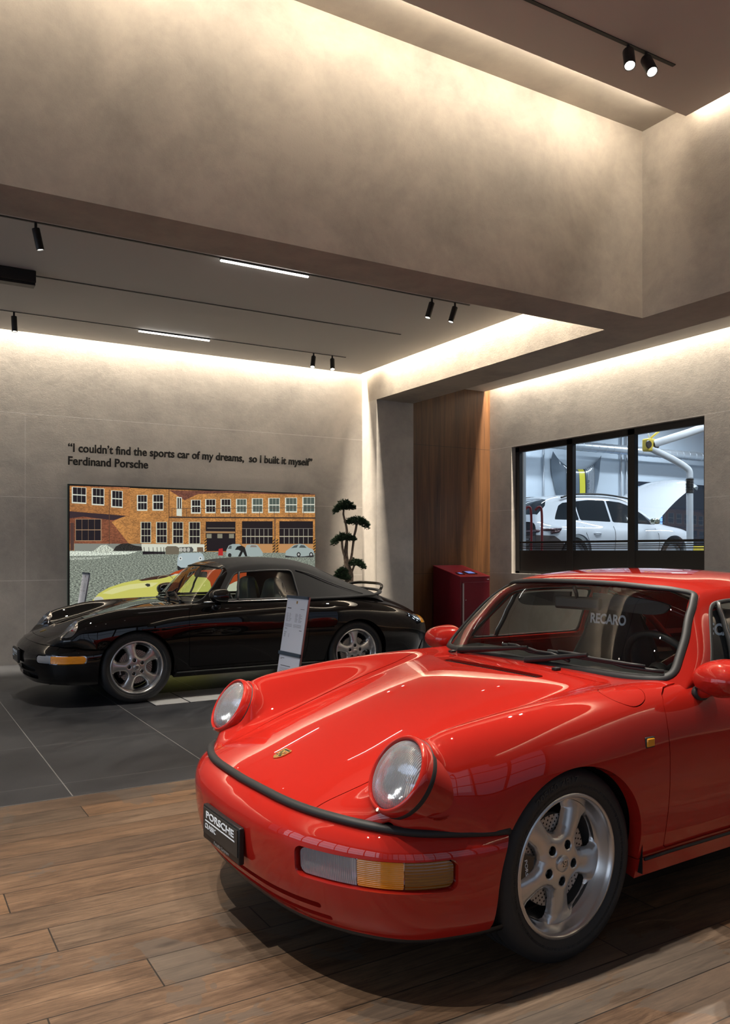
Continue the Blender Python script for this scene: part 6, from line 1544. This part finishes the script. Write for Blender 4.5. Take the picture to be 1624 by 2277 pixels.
for x_, lab in ((13.85, 'single thin grey conduit on the workshop wall left of the mounted bonnet'), (16.55, 'left grey conduit of the pair on the workshop back wall'), (16.74, 'right grey conduit of the pair on the workshop back wall')):
    tag(MB().tube([(x_, 14.95, .5), (x_, 14.95, 4.9)], .024, 10).build('wall_conduit', pbr('conduit_grey', (.38, .41, .45), .4, .5), smooth=True), lab, 'pipe', 'conduits on the workshop wall')
# mounted bonnet with stripes
bo = empty('mounted_bonnet', (14.95, 14.90, 3.05), 'grey sports car bonnet with a yellow stripe mounted on the workshop wall', 'wall decoration')
g = Surf([[(0, .0, .34), (.0, .25, .36), (0, .50, .46), (0, .70, .60), (0, .83, .74)], [(-.06, 0, .25), (-.06, .25, .27), (-.03, .50, .33), (.02, .72, .42), (.06, .84, .50)],
          [(-.08, 0, .0), (-.08, .25, .0), (-.05, .48, .0), (.02, .68, .05), (.06, .80, .10)], [(-.08, 0, -.4), (-.08, .25, -.4), (-.05, .42, -.4), (.02, .58, -.36), (.06, .66, -.32)],
          [(-.06, 0, -.8), (-.06, .2, -.8), (-.03, .35, -.8), (.02, .48, -.78), (.05, .55, -.75)]], 1).grid(60, 80)
g[0][:, [0, 1]] = g[0][:, [1, 0]]; g[0][:, [3, 4]] = g[0][:, [4, 3]]; g = (g[0], [q[::-1] for q in g[1]]); g[0][:, 3:6] *= 1
bm_ = mk('bonnet_panel', g[0][:, :3], g[1], pbr('grey_car_paint', (.15, .19, .235), .3, .2, coat=1), bo, True)
def band(x0, x1, col, nm, lift=.006):
    a, _ = clip(g, g[0][:, 0]-x0); a, _ = clip(a, x1-a[0][:, 0]); a[0][:, 1] -= lift; mk(nm, a[0][:, :3], a[1], col, bo, True)
band(-.02, .17, pbr('yellow_stripe', (.75, .68, .04), .3, coat=1), 'yellow_stripe'); band(.175, .215, M_black, 'black_stripe')
for i in range(5): band(.30+i*.055, .312+i*.055, M_white, 'white_pinstripe')
band(-.45, -.44, M_black, 'crease_line'); band(.54, .55, M_black, 'crease_line')
text_obj('stripe_lettering', 'GT3 RS', basis((0, 0, 1), (-1, 0, 0), (0, -1, 0), (.262, -.105, -.05)), .075, M_black, bo)
# dark glazed strip with blue blinds on the right
gw = MB().box(16.95, 21.9, 14.90, 14.99, 1.2, 3.18).build('window_2', pbr('dark_frame_blue', (.02, .026, .04), .3)); gw['kind'] = 'structure'
pn = MB().box(17.0, 18.05, 14.88, 14.90, 1.3, 3.05).build('blind', pbr('blue_blind', (.25, .5, .85), .5, emis=(.22, .45, .95), es=.75), gw)
sl_ = MB()
for z_ in np.arange(1.4, 3.05, .12): sl_.box(17.0, 18.05, 14.87, 14.88, z_, z_+.018)
sl_.build('blind_slats', pbr('blind_slat', (.02, .07, .25), .5), gw)
# extraction arm
ar = empty('extraction_arm', (11.3, 9.59, 3.16), 'white exhaust extraction arm with a yellow joint hanging in the workshop', 'extraction arm')
M_tube = pbr('arm_white', (.70, .74, .78), .35); M_yel = pbr('joint_yellow', (.72, .55, .06), .4)
MB().tube([(.06, -.04, .02), (.55, -.32, .20), (1.3, -.74, .50)], .068, 20).build('upper_tube', M_tube, ar, smooth=True, angle=40)
MB().tube(smoothpath([(.02, -.02, -.06), (.35, -.2, -.24), (.52, -.30, -.36), (.59, -.345, -.44), (.60, -.35, -.56)], 6), .056, 20).build('lower_tube', M_tube, ar, smooth=True, angle=40)
bl = MB()
for i in range(9): bl.lathe([(.058, 0), (.070, .012), (.058, .024)], 24, M=Matrix.Translation((.60, -.35, -.82+i*.028)))
bl.build('bellows', M_blackplastic, ar, smooth=True)
MB().tube([(.60, -.35, -.80), (.605, -.35, -1.68)], .056, 20).build('drop_pipe', M_tube, ar, smooth=True, angle=40)
MB().box(-.11, .10, -.07, .07, -.11, .11).build('joint_housing', M_yel, ar, bevel=.03, seg=4)
for x_ in (-.10, .09): MB().lathe([(0, .02), (.06, .02), (.07, 0)][::-1], 24, M=rot_to((0, -1, 0), (x_, -.07, 0))).build('joint_disc', M_blackplastic, ar, smooth=True, angle=40)
MB().tube([(.03, .02, .11), (.5, .0, .42)], .018, 10).build('balance_spring', M_yel, ar, smooth=True)
MB().tube([(.02, 0, .1), (-.03, 0, .2)], .012, 8).build('locking_lever', M_tube, ar, smooth=True)
# red hoses and post at the left of the window
for dx, lab in ((-.04, 'left dark red hose hanging just inside the workshop window'), (.11, 'right dark red hose hanging just inside the workshop window')):
    tag(MB().tube(smoothpath([(9.12+dx, 10.22-dx*.6, 2.02), (9.17+dx, 10.2-dx*.6, 2.07), (9.22+dx, 10.18-dx*.6, 2.02), (9.23+dx, 10.18-dx*.6, 1.6), (9.21+dx, 10.18-dx*.6, .6), (9.21+dx, 10.18-dx*.6, .0)], 6), .020, 12).build('hose', pbr('hose_red', (.22, .02, .025), .5), smooth=True), lab, 'hose', 'red hoses in the workshop')
tag(MB().box(8.92, 9.0, 10.12, 10.22, 0, 3.4).build('workshop_post', pbr('post_grey', (.5, .54, .58), .5)), 'pale grey post just inside the workshop window', 'post')
# ------------------------------------------------------------------ white sport utility vehicle on the lift
M_suv = car_paint('white_paint', (.62, .65, .69), .3)
sv = empty('white_suv', (13.03, 12.55, .90), 'white sport utility vehicle with its bonnet open standing in the workshop', 'car')
def srow(x, *yz): return [(x, y, z) for y, z in yz]
SR = [
 srow(-2.33,(0,1.02),(.30,1.02),(.55,1.01),(.72,.99),(.78,.92),(.80,.80),(.79,.6),(.74,.4)),
 srow(-2.22,(0,1.14),(.30,1.14),(.55,1.13),(.70,1.10),(.80,1.00),(.86,.85),(.86,.6),(.82,.35)),
 srow(-2.00,(0,1.36),(.30,1.355),(.50,1.335),(.62,1.27),(.76,1.06),(.93,.90),(.94,.6),(.88,.3)),
 srow(-1.78,(0,1.49),(.30,1.485),(.48,1.46),(.60,1.40),(.78,1.05),(.95,.90),(.96,.6),(.90,.28)),
 srow(-1.40,(0,1.57),(.30,1.565),(.50,1.54),(.62,1.48),(.81,1.04),(.955,.90),(.965,.6),(.90,.28)),
 srow(-.9,(0,1.60),(.30,1.595),(.52,1.57),(.64,1.50),(.84,1.02),(.93,.88),(.945,.6),(.88,.25)),
 srow(-.3,(0,1.605),(.30,1.60),(.52,1.575),(.64,1.50),(.85,1.00),(.93,.86),(.94,.6),(.88,.25)),
 srow(.2,(0,1.57),(.30,1.565),(.52,1.54),(.64,1.47),(.85,.985),(.93,.85),(.94,.6),(.88,.25)),
 srow(.6,(0,1.46),(.30,1.455),(.50,1.43),(.63,1.36),(.85,.975),(.93,.845),(.94,.6),(.88,.25)),
 srow(.95,(0,1.27),(.30,1.265),(.50,1.245),(.65,1.19),(.85,.97),(.935,.84),(.95,.6),(.89,.26)),
 srow(1.30,(0,1.06),(.30,1.055),(.52,1.045),(.70,1.02),(.86,.955),(.945,.83),(.96,.6),(.90,.28)),
 srow(1.8,(0,.98),(.30,.975),(.52,.965),(.70,.95),(.84,.91),(.93,.80),(.95,.6),(.90,.30)),
 srow(2.15,(0,.88),(.30,.875),(.52,.86),(.68,.84),(.78,.80),(.84,.70),(.85,.55),(.80,.32)),
 srow(2.33,(0,.72),(.30,.71),(.50,.70),(.62,.68),(.68,.64),(.71,.56),(.70,.46),(.66,.32))]
ss = Surf(SR, 2); G2 = ss.grid(220, 150); cs2 = (ss.C-1)/2
def suvside(poly, s_): return lambda V: np.where((V[:, 1]*s_ > .3) & (np.abs(V[:, 7]-cs2) > 2.4), sdf_poly(V[:, 0], V[:, 2], poly), 1.0)
for cx in (-1.40, 1.42):
    d = np.where(np.abs(G2[0][:, 1]) > .6, np.hypot(G2[0][:, 0]-cx, G2[0][:, 2]-.36)-.42, 1.0); G2, _ = clip(G2, d, lips=.06)
SP = [[(-1.83, 1.06), (-1.62, 1.34), (-1.50, 1.40), (-1.22, 1.43), (-1.22, 1.055)], [(-1.19, 1.055), (-1.19, 1.435), (-.8, 1.475), (-.36, 1.48), (-.36, 1.035)], [(-.31, 1.03), (-.31, 1.48), (.1, 1.455), (.42, 1.37), (.72, 1.23), (1.0, 1.05), (.95, 1.0)]]
for s_ in (-1, 1):
    for poly in SP:
        fz = suvside(poly, s_); gsd, _ = clip(G2, -fz(G2[0])); G2, _ = clip(G2, fz(G2[0])); 
        mkM('side_window', gsd, pbr('dark_privacy_glass', (.012, .016, .02), .04, coat=1), sv, shift=-.004)
rwp = half_poly([(-2.20, 0), (-2.20, .45), (-2.18, .66), (-1.92, .60), (-1.80, .50), (-1.77, .3), (-1.77, 0)])
fz = lambda V: np.where((V[:, 6] < 4.2) & (np.abs(V[:, 7]-cs2) < 3.6) & (V[:, 2] > 1.0), sdf_poly(V[:, 0], V[:, 1], rwp), 1.0)
gsd, _ = clip(G2, -fz(G2[0])); G2, _ = clip(G2, fz(G2[0])); mkM('tailgate_window', gsd, pbr('dark_privacy_glass', (.012, .016, .02), .04, coat=1), sv, shift=-.004)
fz = lambda V: np.where((V[:, 6] > 7.4) & (V[:, 6] < 10.3) & (np.abs(V[:, 7]-cs2) < 3.4), np.maximum(np.abs(V[:, 6]-8.85)-1.15, np.abs(V[:, 7]-cs2)-2.9), 1.0)
gsd, _ = clip(G2, -fz(G2[0])); G2, _ = clip(G2, fz(G2[0])); mkM('windscreen', gsd, M_glass, sv, shift=-.004)
for s_ in (-1, 1):
    fz = suvside([(-2.5, .76), (-2.0, .74), (-1.80, .62), (-1.62, .50), (-1.62, .1), (-2.5, .1)], s_); gsd, _ = clip(G2, -fz(G2[0])); G2, _ = clip(G2, fz(G2[0])); mkM('uncovered_bumper_mount', gsd, pbr('bare_underbody', (.11, .09, .085), .6, .4), sv)
mkM('body_shell', G2, M_suv, sv)
def laid(mb, pts, r, off=.004):
    V = G2[0]; out = []
    for x_, y_, z_ in pts:
        i = np.argmin((V[:, 0]-x_)**2+(V[:, 1]-y_)**2+(V[:, 2]-z_)**2); out.append(tuple(V[i, :3]+V[i, 3:6]*off))
    mb.tube(out, r, 6)
sh = MB(); laid(sh, [(-.34, -.94, z_) for z_ in np.linspace(.30, .98, 9)], .004); laid(sh, [(.92, -.94, .30), (.95, -.945, .45), (.96, -.945, .62), (.93, -.93, .80), (.88, -.90, .93)], .004); laid(sh, [(-1.02, -.95, .42), (-1.05, -.95, .6), (-1.15, -.95, .78), (-1.20, -.90, .92)], .004)
sh.build('door_gaps', M_black, sv)
for x_ in (-.85, .18): MB().tube([(x_-.10, -.955, .795), (x_-.05, -.975, .80), (x_+.05, -.975, .80), (x_+.10, -.955, .795)], .014, 8).build('door_handle', M_suv, sv, smooth=True)
for s_ in (-1, 1): MB().tube(smoothpath([(-1.55, s_*.66, 1.50), (-1.2, s_*.655, 1.575), (-.4, s_*.65, 1.60), (.3, s_*.65, 1.545), (.55, s_*.66, 1.47)], 5), .018, 8).build('roof_rail', M_blackplastic, sv, smooth=True)
tlm = MB().box(-2.36, -2.24, -.84, .84, .80, .86, 0); o = tlm.build('rear_light_bar', pbr('smoked_red', (.10, .05, .055), .1, .4, coat=1), sv, bevel=.02)
MB().tube([(-2.28, -.80, .84), (-2.05, -.945, .86), (-1.86, -.985, .87), (-1.92, -.98, .82), (-2.08, -.95, .80)], .026, 8).build('rear_lamp', pbr('smoked_red', (.10, .05, .055), .1, .4, coat=1), sv, smooth=True)
MB().box(-2.30, -2.10, -.76, .76, .38, .76).build('exposed_rear_structure', pbr('bare_underbody', (.11, .09, .085), .6, .4), sv, bevel=.02)
for z_ in (.45, .55, .66): MB().box(-2.33, -2.29, -.6, .6, z_, z_+.03).build('cross_member', pbr('bracket_grey', (.2, .19, .18), .5, .5), sv)
ms = MB().box(.62, .78, -1.13, -.97, 1.0, 1.12).build('door_mirror', pbr('polished_cap', (.35, .38, .30), .12, .8, coat=1), sv, bevel=.04, seg=4)
hd = Surf([[(1.0, 0, 1.17), (1.0, .3, 1.17), (1.0, .6, 1.15), (1.02, .84, 1.08)], [(1.22, 0, 1.50), (1.22, .3, 1.49), (1.24, .62, 1.46), (1.27, .87, 1.38)],
           [(1.50, 0, 1.80), (1.50, .3, 1.79), (1.52, .62, 1.75), (1.56, .87, 1.64)], [(1.80, 0, 1.98), (1.80, .3, 1.97), (1.82, .6, 1.92), (1.86, .82, 1.80)], [(2.02, 0, 1.96), (2.02, .3, 1.95), (2.0, .55, 1.90), (1.99, .72, 1.80)], [(2.08, 0, 1.86), (2.08, .3, 1.85), (2.05, .5, 1.82), (2.02, .66, 1.74)]], 1).grid(60, 70)
hd[0][:, 0] = 1.0+(hd[0][:, 0]-1.0)*1.5; hd[0][:, 2] = 1.12+(hd[0][:, 2]-1.12)*1.08; hd[0][:, 3:6] = vertex_normals(*hd)
mkM('raised_bonnet', hd, M_suv, sv)
for cx in (-1.40, 1.42):
    for s_ in (-1, 1):
        w2 = MB().lathe([(.24, -.20), (.33, -.21), (.36, -.18), (.36, -.04), (.33, -.005), (.26, .0), (.25, -.02)], 48).build('wheel', M_tyre, sv, smooth=True, angle=40)
        w2.matrix_local = basis((1, 0, 0), (0, 0, 1) if s_ < 0 else (0, 0, -1), (0, s_, 0), (cx, s_*.93, .36))
        MB().lathe([(0, -.04), (.24, -.06), (.255, -.01)][::-1], 36).build('wheel_rim', M_silver, w2, smooth=True, angle=40)
MB().box(-2.1, 2.1, -.78, .78, .22, .34).build('underbody', M_dark, sv)
# lift that carries it
lt = empty('vehicle_lift', (13.03, 12.55, 0), 'dark blue scissor lift under the white vehicle in the workshop', 'lift')
for s_ in (-1, 1): MB().box(-1.9, 1.9, s_*.93-.22, s_*.93+.22, .77, .90).build('runway', pbr('lift_blue', (.02, .04, .10), .4), lt)
for s_ in (-1, 1):
    for a_, b_ in ((-1.6, .2), (-.2, 1.6)):
        MB().tube([(a_, s_*.93, .05), (b_, s_*.93, .79)], .05, 4).build('scissor_arm', pbr('lift_blue', (.02, .04, .10), .4), lt)
    MB().box(-1.8, 1.8, s_*.93-.2, s_*.93+.2, 0, .06).build('base_rail', pbr('lift_blue', (.02, .04, .10), .4), lt)
# yellow and white crates at the right of the window
for x_, y_, c, lab in ((14.2, 10.6, M_yel, 'yellow tool crate on the workshop trolley'), (14.75, 10.3, M_white, 'white tool crate on the workshop trolley')):
    cr = MB().box(-.22, .22, -.18, .18, 0, .26).build('tool_crate', c, bevel=.02); cr.location = (x_, y_, 1.20); tag(cr, lab, 'crate', 'crates on the workshop trolley')
tl = empty('workshop_trolley', (14.5, 10.45, 0), 'dark workshop trolley carrying two crates', 'trolley')
MB().box(-.6, .6, -.35, .35, .15, 1.20).build('cabinet_body', pbr('trolley_grey', (.06, .06, .07), .4), tl, bevel=.01)
for x_ in (-.5, .5):
    for y_ in (-.28, .28): MB().lathe([(0, -.02), (.075, -.02), (.075, .02), (0, .02)], 18, M=rot_to((0, 1, 0), (x_, y_, .075))).build('caster', M_rubber, tl)
